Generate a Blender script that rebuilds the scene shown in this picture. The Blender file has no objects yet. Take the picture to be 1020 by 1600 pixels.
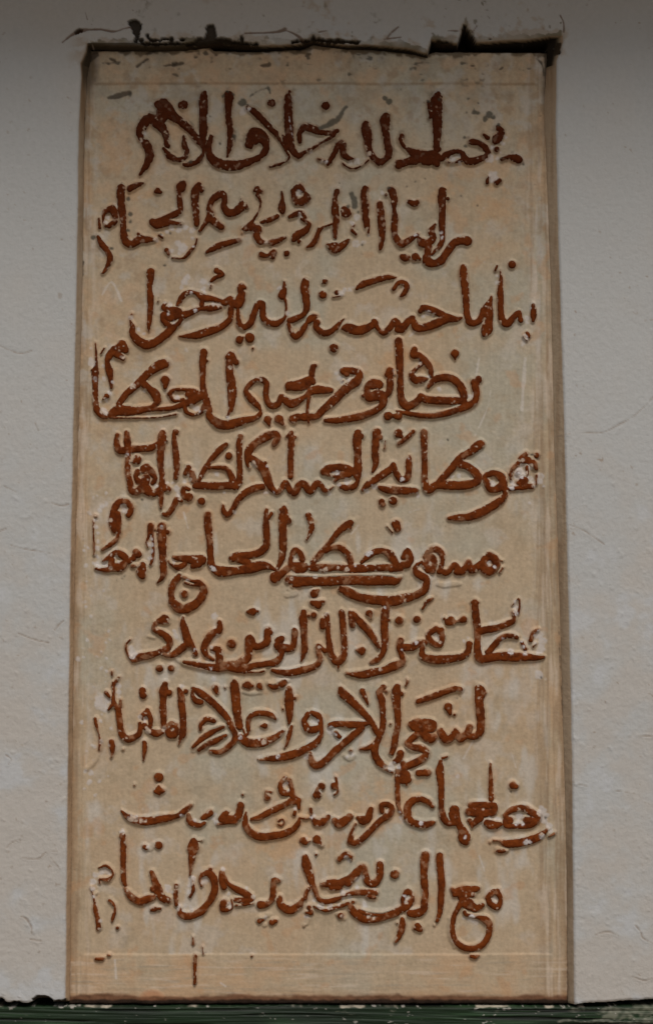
import bpy, math, numpy as np
from mathutils import Vector
# ------------------------------------------------------------ camera
scene = bpy.context.scene
FPX, CX, CY = 2800.0, 510.0, 800.0          # focal length and centre, in photograph pixels
PITCH = math.radians(6.66)
CAM = np.array([0.0, -2.1, 1.60])
cam_data = bpy.data.cameras.new("camera")
cam_data.sensor_fit = 'VERTICAL'
cam_data.sensor_height = 24.0
cam_data.lens = 24.0 * FPX / 1600.0
cam_data.clip_start = 0.05
cam_data.clip_end = 300.0
cam = bpy.data.objects.new("camera", cam_data)
cam.location = CAM
cam.rotation_euler = (math.pi / 2 + PITCH, 0, 0)
scene.collection.objects.link(cam)
scene.camera = cam
# ------------------------------------------------------------ sky, sun, exposure
SUN_EL, SUN_AZ = math.radians(50), math.radians(9)      # azimuth: 0 = straight in front of the wall, minus = from the left
world = bpy.data.worlds.new("World")
scene.world = world
world.use_nodes = True
wn = world.node_tree.nodes
wl = world.node_tree.links
wn.clear()
sky = wn.new('ShaderNodeTexSky')
sky.sky_type = 'NISHITA'
sky.sun_disc = False
sky.sun_elevation = SUN_EL
sky.sun_rotation = math.pi - SUN_AZ
sky.air_density = 1.0
sky.dust_density = 4.0
bg = wn.new('ShaderNodeBackground')
bg.inputs['Strength'].default_value = 0.065
wo = wn.new('ShaderNodeOutputWorld')
wl.new(sky.outputs[0], bg.inputs[0])
wl.new(bg.outputs[0], wo.inputs[0])
sun_data = bpy.data.lights.new("sun", 'SUN')
sun_data.energy = 2.0
sun_data.angle = math.radians(24)
sun_data.color = (1.0, 0.95, 0.89)
sun = bpy.data.objects.new("sun", sun_data)
sd = Vector((math.sin(SUN_AZ) * math.cos(SUN_EL), -math.cos(SUN_AZ) * math.cos(SUN_EL), math.sin(SUN_EL)))
sun.rotation_euler = sd.to_track_quat('Z', 'Y').to_euler()
sun.location = (0, -3, 4)
scene.collection.objects.link(sun)
scene.view_settings.view_transform = 'Standard'
scene.view_settings.look = 'None'
scene.view_settings.gamma = 1.0
scene.view_settings.exposure = -0.15

# ------------------------------------------------------------ pigments (linear) and size of the unseen shading eave
CREAM = (.445, .350, .240); GREYC = (.395, .37, .295); PEACH = (.49, .33, .20); ORANGE = (.46, .27, .14)
BROWN = (.25, .165, .095); REVEAL = (.37, .29, .205)
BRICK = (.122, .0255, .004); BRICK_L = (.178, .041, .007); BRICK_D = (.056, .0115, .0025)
WALLC = (.445, .455, .452); WPEACH = (.47, .415, .355)
ADDED_EAVE_OUT, ADDED_EAVE_UP = 0.43, 0.30

DATA = """
V 200 130
140,480,65 175,560,70 160,630,58 120,700,35 98,730,18
105,440,50 95,395,60 115,345,75 170,285,80 240,320,90 290,380,62 308,440,45 315,500,45
285,520,20 330,580,48 390,612,40 450,600,40 470,550,42 450,480,42 447,425,18
240,170,60 300,150,50
285,180,110 285,240,110 250,300,90
300,200,120 360,265,80 430,310,62 500,380,55 555,450,50 590,500,35
w 335,210,20 270,292,22 475,360,18 585,195,26 130,400,34 110,460,30 155,480,24
440,178,78
612,85,40 603,140,75 600,250,65 600,400,62 600,480,52 606,540,30 595,580,30 560,620,38 500,648,42 445,650,25
g 500,630,50 845,430,62 795,70,35 760,100,30 840,95,30 920,150,80 20,85,50 655,260,20 735,480,20
805,100,75 800,200,55 805,300,50 815,400,50 815,480,45 805,540,35 790,588,18
665,430,35 645,500,52 650,570,62 700,630,78 790,658,80 880,655,75 960,632,55 1020,605,45
V 340 130
60,650,62 150,655,62 240,632,55 320,600,50 370,560,50 388,505,55 365,440,90 310,420,120 275,450,110
245,490,55 270,510,30
295,410,110
w 175,645,16 310,425,20 210,220,60 250,210,40 190,235,40 720,345,14 900,405,26 740,545,30 780,500,16 840,455,12 860,630,30 380,385,10
g 180,150,50 220,150,50 240,170,40
245,200,40 300,235,50 340,275,55 400,340,48 460,398,42 500,460,20 540,540,16 570,585,16 550,620,14 490,650,18 420,668,10
m 255,108,12 310,65,12 370,42,14 405,38,24 418,80,10
428,160,56
574,72,25 562,130,58 562,250,68 570,380,70 575,480,65 600,540,58 642,582,48 680,560,32 730,530,15
r 565,220,12 580,340,16 600,440,16
520,420,20 550,520,40
655,465,35 652,400,42 690,355,55 750,365,62 830,395,45 900,400,40 955,380,25
955,385,25 910,430,28 850,465,20 780,510,18 730,540,16
860,182,66
m 840,350,30 900,310,48 960,280,42 1000,210,32 1020,180,22
800,605,12 850,625,22 905,635,12
V 500 130
m 0,365,40 80,320,45 140,280,40 170,230,34 215,185,20
60,645,28 105,580,38 150,490,45 180,490,48 185,560,48 220,595,38 262,605,18
180,640,9 220,672,10 265,683,10 330,660,10 385,615,12
w 150,515,22 290,625,60 240,635,44 385,565,36 15,625,36 350,600,20 1000,610,20
365,325,50 365,380,78 380,450,68 385,530,52 420,590,48 470,630,58 520,605,45 548,565,62 536,480,58 522,380,60 515,300,80 528,262,50
g 520,115,50 550,145,60 575,170,20 950,140,40 860,150,30
650,425,38 640,462,32 672,512,25 720,545,52 780,580,95 850,600,110 905,595,110 925,640,60
630,650,75 690,630,55 750,615,80
w 925,195,24 960,120,20 945,455,26 820,655,20 780,645,10
940,88,40 928,140,95 925,220,90 930,320,75 932,420,66 925,480,50 930,530,60
865,160,30 880,270,30
960,615,30 1020,575,40
V 640 130
250,600,35 300,568,45 360,545,35 410,560,42 440,610,62 500,625,62 580,598,50 610,570,40
290,630,15 340,640,12 400,620,30
490,470,50 550,480,45 600,520,50 620,560,40
590,415,20 620,440,40
690,450,80 730,400,50 705,360,50
690,530,40
730,610,28 790,590,30 840,600,66 870,615,50
g 435,430,30 445,500,34 465,570,20 455,232,30 510,225,60 545,235,40 600,280,60 630,250,80 660,270,50 700,335,40 470,120,34 545,155,20 125,475,20 45,780,22 125,755,18 730,600,30 900,640,30
w 340,605,50 380,580,34 400,640,40 660,510,50 640,600,60 700,600,46 610,610,30 720,550,30 740,480,44 760,430,34 655,460,24 660,740,90 790,610,24 885,590,24
615,785,26 618,765,18
690,795,38 715,780,30
V 140 270
185,290,60 205,340,55 205,390,42 160,425,40
130,310,50 165,290,50
118,330,28 110,390,18 130,425,28
78,370,18 85,440,22
70,510,25 100,570,48 140,620,48 165,670,48 155,730,42 120,790,25 102,803,12
w 150,355,40 130,400,44 120,430,20 110,500,16 340,535,24 370,520,20 265,390,14 260,430,14 535,530,44 580,500,40 620,470,40 650,440,34 710,450,44 760,430,44 680,420,20 820,460,44 830,590,34 820,520,40 740,600,90 700,560,60 655,620,50 600,590,20 720,640,50 770,640,30 710,240,16 845,300,12
g 180,605,34 310,210,44 325,330,50 325,385,50 310,455,40 260,80,20 30,510,50 600,738,18 645,480,20 570,490,30
255,130,75 250,180,62 255,260,60 265,340,62 270,420,50 275,490,60 290,550,60 345,570,55 400,535,62 460,535,55 520,535,25
390,490,25 420,510,20
320,130,50 370,105,48 430,85,15
545,145,50 530,155,25 565,155,30
555,500,20 580,520,18
505,395,60 540,415,68 610,400,60 680,405,30 730,410,24
500,400,50 560,385,50 650,345,50 715,310,52 722,250,48 715,170,40 730,115,75 750,80,40
730,120,80
870,100,50 845,150,70 840,220,60 850,320,55 855,410,45
885,135,55
615,620,36 630,650,22
660,680,12 740,685,12 790,645,26 845,575,16 855,530,12
V 300 270
65,465,25 110,400,35 150,340,60 140,280,48 170,210,50 240,175,60 262,220,45 255,270,52 290,320,62 350,315,60 400,270,70 440,285,22
395,210,14 400,250,40
145,350,60 180,395,60 235,435,48
120,635,22 180,600,48 260,570,50 375,540,34
500,145,20 545,155,38 520,130,45
525,180,40 548,240,12 530,310,12 490,380,22 440,440,50 400,450,12
400,480,8
480,440,60 520,450,70 515,500,50 540,550,50 600,560,20
550,400,20 600,385,40 680,350,36
630,560,50 690,540,45 745,515,20
715,155,14 722,210,25 718,280,62 722,318,30
808,150,42 850,110,50 880,140,45
810,170,45 825,230,50 870,235,60 915,205,60 905,165,30
780,355,30 830,330,45 870,320,30 900,360,28
w 835,180,10 850,165,50 880,290,26 860,340,40 905,130,24 590,560,34 545,555,24 570,415,24 660,640,24 600,635,20 500,200,18 690,190,24 540,240,20 840,520,20 490,430,16 520,480,12 900,270,30
870,370,16 920,400,30 935,420,32 900,465,52 840,500,68 815,530,50
850,550,30
555,655,50 600,665,30 650,635,45 640,670,45
755,645,48
1010,450,25 990,520,30 960,570,40 920,595,15
g 640,380,6
V 440 270
1,240,22 4,280,36
330,435,20 295,470,32 265,545,42 210,592,20
w 340,440,20 370,450,24 410,200,26 410,350,16 500,560,26 580,500,20 660,450,26 600,350,60 560,400,40 520,360,24 780,210,30 800,160,30 830,180,26 850,230,16 900,180,14 890,290,14 700,420,24 690,500,30 770,380,12 590,560,60 650,550,50 700,160,24 520,380,16 420,540,16
m 560,170,50 580,220,44 585,270,50
g 560,170,50 580,220,44 585,270,60 530,270,44 610,310,30 460,80,28 855,125,44 1000,105,26 600,450,16 640,570,30 570,490,14
440,150,45 425,210,35 425,300,62 435,370,50 425,440,50 425,520,24
345,430,14 400,410,14
370,580,30 420,600,85 460,595,60 500,570,50 530,540,25
510,320,80 500,300,60 545,330,24
575,420,14 560,460,24 590,490,20
665,130,50 655,170,50 665,260,60 665,340,50 665,440,14
680,380,40 690,440,24 690,480,14
780,250,42 790,330,60 795,430,60 800,520,45 790,590,36 782,615,16
830,180,20
880,150,60 895,230,55 895,290,30 900,360,50 895,440,50 905,510,50 950,570,60 1020,535,40
V 590 270
180,570,55 230,555,45 290,515,34 315,500,30
100,140,50
w 300,500,30 500,480,34 505,520,30 500,370,8 500,310,10 285,215,26 920,40,84 880,130,24 860,200,24 840,280,24 820,340,16
w 850,710,24 900,725,20
250,235,34 290,250,50 315,235,35
215,680,62 190,670,34 240,680,44
300,675,70 335,690,24
455,415,18 425,465,55 440,520,55 400,560,62 350,560,70 330,535,40
400,590,62 395,650,52 390,700,75 440,725,60 500,705,62 555,630,60 610,560,62 670,540,66 712,545,75
515,150,65 510,220,66 512,320,55 510,430,50 512,540,40 480,600,40 430,655,14
555,210,26
870,80,26 880,40,18
960,60,24 940,80,20
g 230,108,24 300,70,26 378,40,24 665,185,26 795,258,24
V 180 405
285,105,66 282,160,58 275,230,45 282,300,52 285,370,45 280,450,42 270,540,30 270,570,14
w 270,390,14 275,440,20 265,500,16 180,250,10 245,350,16 555,180,60 530,220,40 570,150,55 700,180,60 710,230,50 715,260,30 605,275,36 640,415,40 420,435,34 440,360,50 470,505,30 130,470,36 170,590,20 825,535,20 780,360,40 850,380,24 905,335,12 190,560,30 230,590,34 400,350,30 480,360,24 740,200,30
135,440,10 122,490,14 140,540,38 140,590,50 180,645,68 240,680,75 300,675,66 350,645,60 410,600,60 450,560,58 500,520,34 530,475,40
g 345,310,26 345,330,20 400,45,14
345,340,12
400,360,30 385,390,36 440,410,60 500,430,80 440,470,60 390,445,50 385,490,40 440,540,50
500,370,30 530,310,45 580,270,40 640,270,26 700,310,60 780,320,42 860,345,40
530,455,62 600,430,50 680,400,34 760,395,52 840,385,28
690,370,40 700,320,50
870,350,46 905,330,50 930,360,50 920,430,45 915,480,48 850,540,50 760,575,62 660,605,66 590,615,40 515,618,14
980,360,70 1010,280,60
810,95,50 860,125,30 800,150,34 765,180,20
765,215,16 760,230,12
V 340 405
5,335,30 60,350,50 100,320,50 130,360,60 170,365,60 195,320,50 185,260,50 190,225,60 215,230,30
w 70,345,20 90,370,14 60,380,16 375,510,20 495,230,36 475,235,24 560,430,40 605,575,10 400,530,24 700,225,14 980,270,50 1000,260,40 850,160,14 150,420,10 545,350,10 10,370,40
162,400,26 165,460,34 175,520,50 210,545,45 260,515,50 290,440,50 320,370,55 355,360,55 358,430,50 370,480,50 410,510,50 470,515,50 520,485,35 545,440,20 545,360,18 535,320,20
530,185,14 530,230,40 515,290,66
175,645,60
258,630,74
700,180,60 695,230,70 705,320,62 710,390,55 680,445,40 610,480,50 575,490,48
565,520,30 585,580,34 615,620,48 660,590,50 700,530,40
700,520,14 745,475,60 780,460,36
780,500,40 790,550,48 840,590,50 900,580,48 960,520,30 1005,478,10
790,510,60
835,285,62
855,180,40
835,195,12
925,710,70
950,270,40
920,305,10 980,295,14
g 690,85,10
V 500 405
w 200,240,40 240,240,40 180,265,30 260,225,34 150,550,26 180,510,26 120,590,16 200,490,20 430,430,24 450,470,24 400,400,16 490,570,18 780,440,16 860,430,50 900,440,34 960,470,24 615,660,20 820,450,30
130,550,40 170,500,20 190,478,8
150,295,12
290,240,26 340,205,52 420,178,50 520,150,46 600,150,18
585,240,34 620,195,36 660,190,44 690,220,44 670,270,40 640,300,14
175,555,20 220,550,75 290,570,75 370,555,66 440,510,50
430,500,50 470,570,34 510,585,50 555,550,50 600,500,60 640,560,66 700,500,55 735,470,45
620,560,60
740,500,50 770,545,66 840,545,62 920,520,60 1000,480,70
795,415,40 830,390,50 900,405,45 960,430,40 1010,455,30
110,710,64
V 660 405
0,390,45 60,405,50 130,440,45 200,470,70 270,480,40 310,470,14
0,550,60 70,525,60 150,490,60
325,70,50 325,130,66 335,220,60 345,330,55 350,430,50 370,500,55 420,510,50 460,480,50 490,400,50 540,330,30 545,300,12
545,340,14 530,430,60 525,500,62 510,560,90 490,600,40
w 485,510,24 475,560,24 560,360,24 565,420,20 595,130,34 592,180,34 590,220,20 515,450,16 330,485,24 280,490,14 860,390,30 830,470,44 830,500,36 815,630,44 800,670,40 520,390,20 165,455,12
590,55,14 578,90,20 
615,90,14 622,150,24 618,230,40 618,300,52 620,400,48 630,480,55 670,515,62 720,470,50 760,430,45 780,490,40
880,370,30 880,440,50 880,490,24
830,590,24 845,620,24 800,620,12 830,650,14
710,45,60
258,755,66
V 130 525
102,60,10 106,150,18 108,230,26 98,290,58 98,380,45 100,460,48 105,550,50 120,600,55 160,640,45 190,650,25
75,275,24
w 70,210,60 60,190,40 80,235,40 98,345,44 165,600,60 190,620,40 140,590,24 140,520,30 180,510,36 215,455,46 60,100,30 400,405,44 440,380,26 565,255,34 320,170,34 290,120,20 235,370,30 590,470,18 750,490,44 790,470,24 905,580,60 870,560,34 930,600,34 640,600,24 700,600,26 440,600,20 535,590,24 950,300,24 960,440,24 925,460,20 840,450,12 820,110,40 165,240,30 165,340,36 490,435,30
170,100,10 145,140,12
310,75,80 340,115,50 270,100,60 215,155,60 195,210,45 212,280,58 222,350,34 228,410,26
260,140,60 320,180,40
190,480,40 160,510,12
650,220,78 590,245,78 530,290,60 480,340,60 420,400,55 350,460,52 290,540,52
480,380,60 530,420,50 580,470,75 590,530,55 540,570,34 440,580,34
225,630,60 280,595,85 350,600,85 430,600,60 520,590,34 620,585,34 720,575,40 790,550,50 860,520,70 930,480,75
240,655,14 420,655,9 600,650,8 740,625,14
655,355,75 655,410,34
690,465,40 720,435,30 800,430,26 880,440,40
700,490,30 730,520,26 800,510,30
850,470,75 900,450,50
810,570,40 830,610,34 885,630,26 940,610,30 965,560,40
960,130,55 955,220,55 955,330,45 955,430,45 970,490,60
985,200,26
990,500,40 1000,590,60 1015,660,40
V 290 525
150,130,50 140,200,60 140,300,40 140,400,45 150,470,60
165,510,60 180,590,55 200,650,60 260,700,78 330,712,75 400,695,70 480,675,58 550,655,45 590,630,40 595,590,26 560,540,50 510,490,52 480,440,40 510,390,40 560,355,40 610,350,50 645,385,45 640,450,45 650,520,48 690,560,55 740,540,50 765,490,48 800,520,60 850,540,75 910,515,45 970,480,24 1010,450,40
w 480,490,26 545,375,18 360,250,44 350,200,24 350,510,24 340,650,30 600,350,30 640,460,20 690,550,22 905,375,20 575,655,18 1000,425,20 440,700,16 60,270,10 465,380,10 140,250,20 155,430,26 345,150,30 960,510,20 870,530,20 190,560,14 545,540,16
345,170,55 365,150,50 390,200,50
350,210,60 350,290,60 362,360,72 370,440,75 368,530,60 360,590,40 330,650,16
400,210,52
430,35,60 460,15,14
512,15,76
535,100,14
655,670,66 670,720,14
745,665,72 785,718,14
860,665,72 890,640,40 940,655,60 1000,640,50
V 440 525
60,400,70 110,400,80 170,390,95 220,360,80
40,430,14
250,250,50 240,300,48 248,370,50
265,240,34
220,440,45 280,430,70 340,435,60 395,435,36
220,450,40 170,490,24 90,530,45
215,490,34 208,570,24 205,620,30 215,690,18
90,660,60 130,660,40 180,645,60 270,645,50 330,590,60 400,530,70 470,460,70 540,400,75 600,360,70 615,300,60 560,280,55 490,275,44 490,290,40 520,310,40
w 460,330,50 440,300,44 425,280,24 480,370,30 130,375,18 235,425,22 540,345,40 560,330,20 705,600,20 540,648,16 885,280,30 900,300,16 915,50,20 700,440,20 860,360,20 180,510,16 90,545,20 335,655,16
490,360,16
415,100,62
770,390,80 720,380,70 680,420,56 690,490,60 740,480,85 800,480,80 800,550,60 740,600,50 640,640,58 540,660,55 430,675,48 350,675,38
650,480,30
720,400,60
860,280,60 840,310,44
860,330,50 862,400,58 850,450,52 815,490,30
890,310,20
930,40,55 935,90,65 938,200,58 942,330,50 942,440,50 960,530,60 1000,560,65
850,640,66 
930,640,62
V 590 525
80,640,66 110,640,30 165,640,62
165,45,62 168,90,66 172,200,58 178,330,50 180,430,50 190,510,60 230,560,72 290,540,60 345,490,55
150,600,14 240,620,34 330,635,40 420,640,40 520,625,48 620,595,52 710,560,60 770,520,52 785,460,50 775,390,60 800,345,50 815,365,20
765,370,55
340,490,60 400,510,60 480,515,62 580,520,62 680,520,60
w 690,480,24 370,515,20 390,410,20 330,190,34 340,220,40 410,320,34 395,345,20 290,290,20 155,45,20 95,350,20 490,420,40 130,270,30 740,485,30 780,120,24 790,220,16 770,300,14 1000,700,20
400,410,30 440,360,52 500,335,60 570,335,60 630,370,62 670,430,62 685,490,60
290,110,50 285,150,62 330,160,50 380,210,60 415,260,52 425,320,36
350,230,30 300,270,30 270,310,45 300,355,60 350,350,55 390,345,26
612,145,66 615,185,16
V 170 665
70,80,36 65,130,45 80,190,60 120,200,60 200,190,58 280,185,52 350,175,52 385,140,24
145,60,40 150,130,60 155,200,50 155,280,45 155,360,48 168,440,50 190,520,62 240,520,65 290,460,75 300,420,70
w 150,240,36 150,210,26 120,90,26 155,340,20 280,410,30 320,430,34 130,670,56 125,640,40 410,100,14 540,120,10 560,170,10 515,455,44 540,500,60 555,550,50 570,590,30 600,440,40 640,400,34 650,430,30 470,450,30 470,480,26 370,520,26 785,330,14 920,530,34 860,380,40 940,370,20 580,700,10 605,740,14 620,790,14 720,290,16 380,480,30 50,470,12 535,40,24
225,275,78 180,290,20
300,330,60 340,370,60 370,420,45 350,460,40
290,350,80
235,370,50 215,410,40 240,450,50
290,500,90 350,540,60 400,520,50 450,500,60 480,510,40
430,60,50 425,110,75 415,200,62 415,300,55 425,400,45 425,480,50 415,560,48 418,640,30 418,660,20
460,125,22
520,70,30 525,140,45 538,240,55 545,340,50 535,420,34
535,55,50
635,340,50 610,385,30
660,380,50 680,440,50
690,480,50 760,480,60 850,485,62 940,480,60 1010,480,60
935,155,40 880,200,52 820,270,40 760,360,42 720,440,34
800,340,26 880,335,34 940,350,45 980,410,50 990,460,60
958,242,58
740,605,62
640,570,70 600,560,50 600,500,40 640,510,30
540,590,40 580,600,30
540,600,50 510,660,48 470,710,45 440,710,34
V 330 665
235,90,45 225,150,52 225,250,45 228,350,45 225,450,52 190,500,34
140,245,56
200,490,50
95,640,22 100,680,40 130,715,45 170,670,40 210,600,50 270,540,55 350,500,58 410,490,50
500,165,14 510,140,48 530,90,50 500,70,60 430,95,70 360,140,60 310,190,65 290,250,55 290,310,30 305,340,14
300,250,50 360,290,62 410,340,80 440,400,72 460,460,70 490,510,45 540,530,40 590,460,50 620,500,50 660,540,55 700,480,60 740,470,60 790,520,60 850,460,50 900,515,45 930,520,24 970,490,12
w 335,300,40 350,330,30 420,110,24 375,130,18 330,310,30 590,490,24 500,540,34 560,540,24 440,530,30 185,690,34 630,60,26 645,370,16 450,320,30 230,390,14 255,570,14 970,380,30 980,450,26 20,370,20
430,300,30
640,60,36 605,90,24
640,100,60 635,200,52 632,300,48 632,410,42
670,95,24
V 500 665
60,350,70 130,340,70 200,340,60 260,370,60
w 160,330,16 205,335,16 130,375,50 215,450,50 240,440,30 150,470,34 190,500,16 230,485,20 120,430,24 710,265,34 725,285,20 650,430,34 620,510,16 430,490,44 370,520,40 800,355,20 780,560,34 805,45,20 670,50,20 310,290,20 440,70,14 640,400,20 290,400,20 75,530,50
30,370,60 60,380,50 100,410,20 160,400,60 230,390,55
20,500,40 60,520,16
150,420,30 120,440,26
170,490,40 220,500,50 280,480,45 300,430,30
300,60,55 295,110,75 297,200,62 300,300,60 295,380,75 300,440,36
325,90,50
450,60,70 440,140,62 440,240,60 440,310,50 420,370,20
475,95,45
520,120,6 512,185,6
620,70,60 650,90,30
740,50,28 690,100,36 625,145,30
625,60,60
335,515,22 370,480,50 440,430,60 510,385,60 570,340,55 585,310,34 600,370,48 640,430,50 690,420,55 705,360,50 705,290,50 710,250,26
470,495,30 550,515,62 650,520,62 760,520,50
490,610,50 495,630,50
580,600,66
825,60,60 825,150,52 830,250,50 832,350,48 832,450,55 855,510,65 910,490,55 970,430,60 1020,370,50
V 660 665
18,60,40 18,250,40 18,400,40
w 775,380,90 755,400,60 795,275,34 860,320,50 850,340,30 860,420,60 710,450,44 720,470,34 820,380,30 880,450,44 880,480,30 940,400,60 930,440,50 700,490,30 560,470,60 560,460,40 545,220,16 860,100,12 730,40,26 850,620,30 860,700,24 850,780,24 290,400,40 230,410,40 960,480,30 710,500,34 790,320,30
g 870,230,30 200,110,20 650,395,24
80,490,60 140,470,70 240,480,72 340,475,72 430,450,60 450,420,50
460,150,70 430,170,70 370,215,60 300,260,60 240,330,60 180,400,55 130,460,50
270,310,60 340,320,60 400,360,65 440,410,70
480,425,24 505,400,45 570,380,50 620,410,65 640,460,65 600,500,65 540,510,50 505,450,50 500,430,40
650,480,50 655,550,45 620,600,58 540,650,68 450,700,72 360,730,60 280,735,58 210,740,30
820,230,40 790,270,60 840,280,60 880,310,60 905,350,24
700,400,30 715,350,34 760,300,34
760,380,36
690,390,20 700,430,16
800,440,80 800,480,60 870,490,34 690,505,34
760,460,34
905,240,44
830,330,30 830,400,24
905,400,16 900,470,16
V 135 775
340,150,50 360,100,45 330,55,50 280,45,50 240,80,60 220,140,60 215,210,70 230,270,60
250,150,60 250,220,70 262,290,34
255,300,26 245,345,30 190,390,40 130,430,18
75,165,24 
60,200,12 60,300,14 65,400,16 65,470,10
80,580,20 150,590,40 210,580,50
w 75,190,34 78,250,40 90,300,34 95,360,34 90,420,44 85,480,44 85,540,50 110,570,34 150,540,50 160,560,40 300,100,50 285,80,30 320,130,30 245,490,40 255,520,40 240,460,26 365,525,30 400,500,24 515,340,40 515,390,44 515,440,44 510,490,40 520,310,34 600,250,34 610,260,26 490,520,20 430,545,16 800,210,14 780,150,12 120,80,50 110,110,40 700,530,50 690,510,30 1000,575,30
140,520,20 180,495,40 240,455,50 300,480,60 320,520,50 270,570,70 210,560,60 205,510,50
340,520,50 380,500,40
400,450,55 425,470,40 385,480,40
370,560,34 420,560,20 450,550,50 440,600,80 450,640,50
515,240,50 515,280,50 500,320,24 485,370,20 490,410,14
530,300,16 535,420,24 530,500,26 515,545,20
550,270,20
605,245,70 600,280,80 605,360,72 610,460,62 615,560,60 612,640,45 570,690,12
645,290,40
965,155,50 970,230,62 980,330,52 985,430,48 995,530,55 1020,590,50
700,490,30 770,500,55 850,510,75 920,510,80
655,520,20 680,550,20 740,570,50 790,540,40
850,560,45 900,550,50
740,645,50 690,700,50 675,770,50
n 780,570,40 750,610,30
g 445,30,20 300,635,18 285,660,18 240,670,10
V 250 795
150,550,50 110,600,50 92,670,50 105,740,60 150,790,80 
220,795,75 290,755,65 340,690,62 350,640,55 310,590,44 250,575,24 190,550,30
200,590,20 260,610,14 300,605,30
195,685,60
w 220,570,34 270,600,24 430,480,34 860,460,26 715,360,14 855,45,26 850,60,20 345,50,0 100,410,34
405,430,60 430,470,60 480,500,85 560,500,75 640,490,65 720,475,85 800,455,75 860,460,55 910,485,24
380,50,55 385,130,62 395,220,55 402,320,50 405,400,50
850,10,30 845,60,40 845,130,55 850,220,55 845,300,60 790,350,60 700,375,60 620,380,70 580,395,65
620,400,60 700,430,60
890,40,30 860,80,30
975,20,60 980,120,60 980,220,66 980,320,62 970,400,50 940,470,34 930,490,30
1010,110,40
V 430 785
70,50,45 68,110,80 60,200,66 62,300,66 60,400,60 40,480,45 15,540,20
100,150,60
0,600,90 50,570,60 100,530,60
120,520,50 125,450,40 155,385,50 200,410,45 215,460,50
170,520,90 220,520,90
w 160,450,34 225,450,20 250,500,28 270,530,34 290,555,26 320,595,40 130,610,40 110,630,24 495,520,34 490,545,24 570,540,40 530,600,20 520,610,14 450,620,14 745,610,14 910,620,10 735,415,56 760,400,40 485,360,14 590,410,20 730,520,24 880,400,14 260,85,20 400,540,50 360,545,40 100,595,24 920,515,30 830,520,20 640,500,40 720,500,30
n 90,570,30 200,575,22 400,578,20 600,575,20 800,575,22 1010,570,22
n 120,690,40 160,720,40 90,740,30
290,520,60 400,525,62 500,520,50 560,530,60 660,530,70 760,525,56 860,520,55 980,520,55
600,550,40 660,555,20
110,620,66 180,630,80 300,630,74 450,630,74 600,620,78 750,625,78 900,625,74 960,630,55 1000,605,16
265,105,50 285,160,50 288,220,45 260,280,18 250,300,10
600,165,52 550,195,60 490,250,48 430,330,45 360,410,50 300,480,50
400,390,40 450,365,40 520,365,50 580,420,55 600,480,50
590,200,40
690,480,30 740,430,50 800,395,52 860,390,52 910,420,60 950,490,52
960,175,70 970,210,60
930,240,10 890,195,10
320,720,60 345,700,24
290,800,30 370,800,34
150,660,40 200,670,20
520,680,30 580,710,60 660,750,60 750,775,75 860,780,72 950,775,66 1020,770,60
V 600 785
-5,390,40 40,410,62 80,470,60 110,520,50
150,500,60 190,490,60 210,440,50 185,385,45 155,440,50
50,540,34 130,530,44
w 180,430,24 185,460,16 365,490,34 370,500,20 675,490,24 830,490,44 875,520,30 25,410,16 425,460,16 460,520,20 390,540,12
n 320,410,14 380,410,20 425,440,22 425,500,20
n 430,650,24 480,660,30 540,650,30 600,650,24
0,790,80 80,785,85 160,765,75 240,745,60 310,710,58 335,660,58 330,610,60 280,580,62 245,545,45 260,500,30 300,475,20
320,440,30 350,395,44 410,375,55 455,410,50 458,480,42 440,550,40
350,470,70 370,440,60 390,470,60 380,540,60 330,500,62 350,540,55
440,550,50 500,560,50 540,520,44 565,505,50 600,550,60 640,530,55 670,480,45 690,540,55 740,515,60 790,480,60
840,430,70 880,460,70 890,510,60 840,550,70 790,520,70 800,460,70
580,550,60
920,465,16 940,470,10
940,525,16 920,560,16
g 470,160,16 490,185,10 670,175,10 440,150,8
325,805,20 375,770,20
700,800,24 740,800,30
V 190 920
405,0,40 400,60,50 415,120,66 460,160,70 520,160,66 580,130,60 640,80,55 655,20,50 640,-10,40
500,45,62
w 490,240,24 85,500,50 90,540,50 75,470,40 115,520,34 295,260,16 355,480,16 580,490,34 600,480,24 720,470,34 730,510,34 705,450,20 770,370,40 750,380,26 715,635,34 850,610,20 840,600,12 965,560,14 430,370,50 740,220,50 420,340,40 230,120,0 735,720,50
n 440,560,20 500,600,20 580,630,22 680,650,24
n 215,380,14 260,390,12
345,245,78 300,260,50
270,280,45 258,325,34 320,355,50 370,395,60 385,440,52 365,490,50
370,270,24
350,480,50 290,510,45 210,535,60 150,545,60 110,565,45
70,410,14 42,440,14 40,490,16 60,540,14 90,580,16
330,525,24 400,530,45 450,500,60 500,460,60
490,230,20 495,290,55 515,360,65 535,430,75 560,450,50 590,500,30 590,520,45
305,635,60
395,635,50
780,270,40 780,330,50 725,360,60 680,420,60 660,480,60 680,530,40 730,565,30
720,480,30 770,490,60 780,550,62 780,600,66
500,585,30 580,600,42 680,620,50 760,630,66 840,620,66 900,620,80 980,570,66
900,640,50 980,650,50
878,440,70
V 350 920
228,185,65 185,187,14 270,182,20
60,440,70
350,335,60 345,380,55 340,430,60 280,460,50 230,450,60 205,400,70 200,460,66 195,530,60 170,580,55 100,600,60 40,610,60
370,350,40
0,610,60 70,630,66 150,640,60 240,615,50 330,600,50 410,585,60 450,540,52 455,480,66
440,420,75 460,400,50 430,450,70 470,470,70 540,470,55 560,410,50 565,350,50 560,330,40
170,665,12 280,665,12 320,655,14
w 30,620,12 150,555,14 180,640,0 565,340,20 545,440,14 740,490,20 820,200,30 790,210,24 760,465,30 510,45,0
715,210,50
675,220,26
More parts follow.
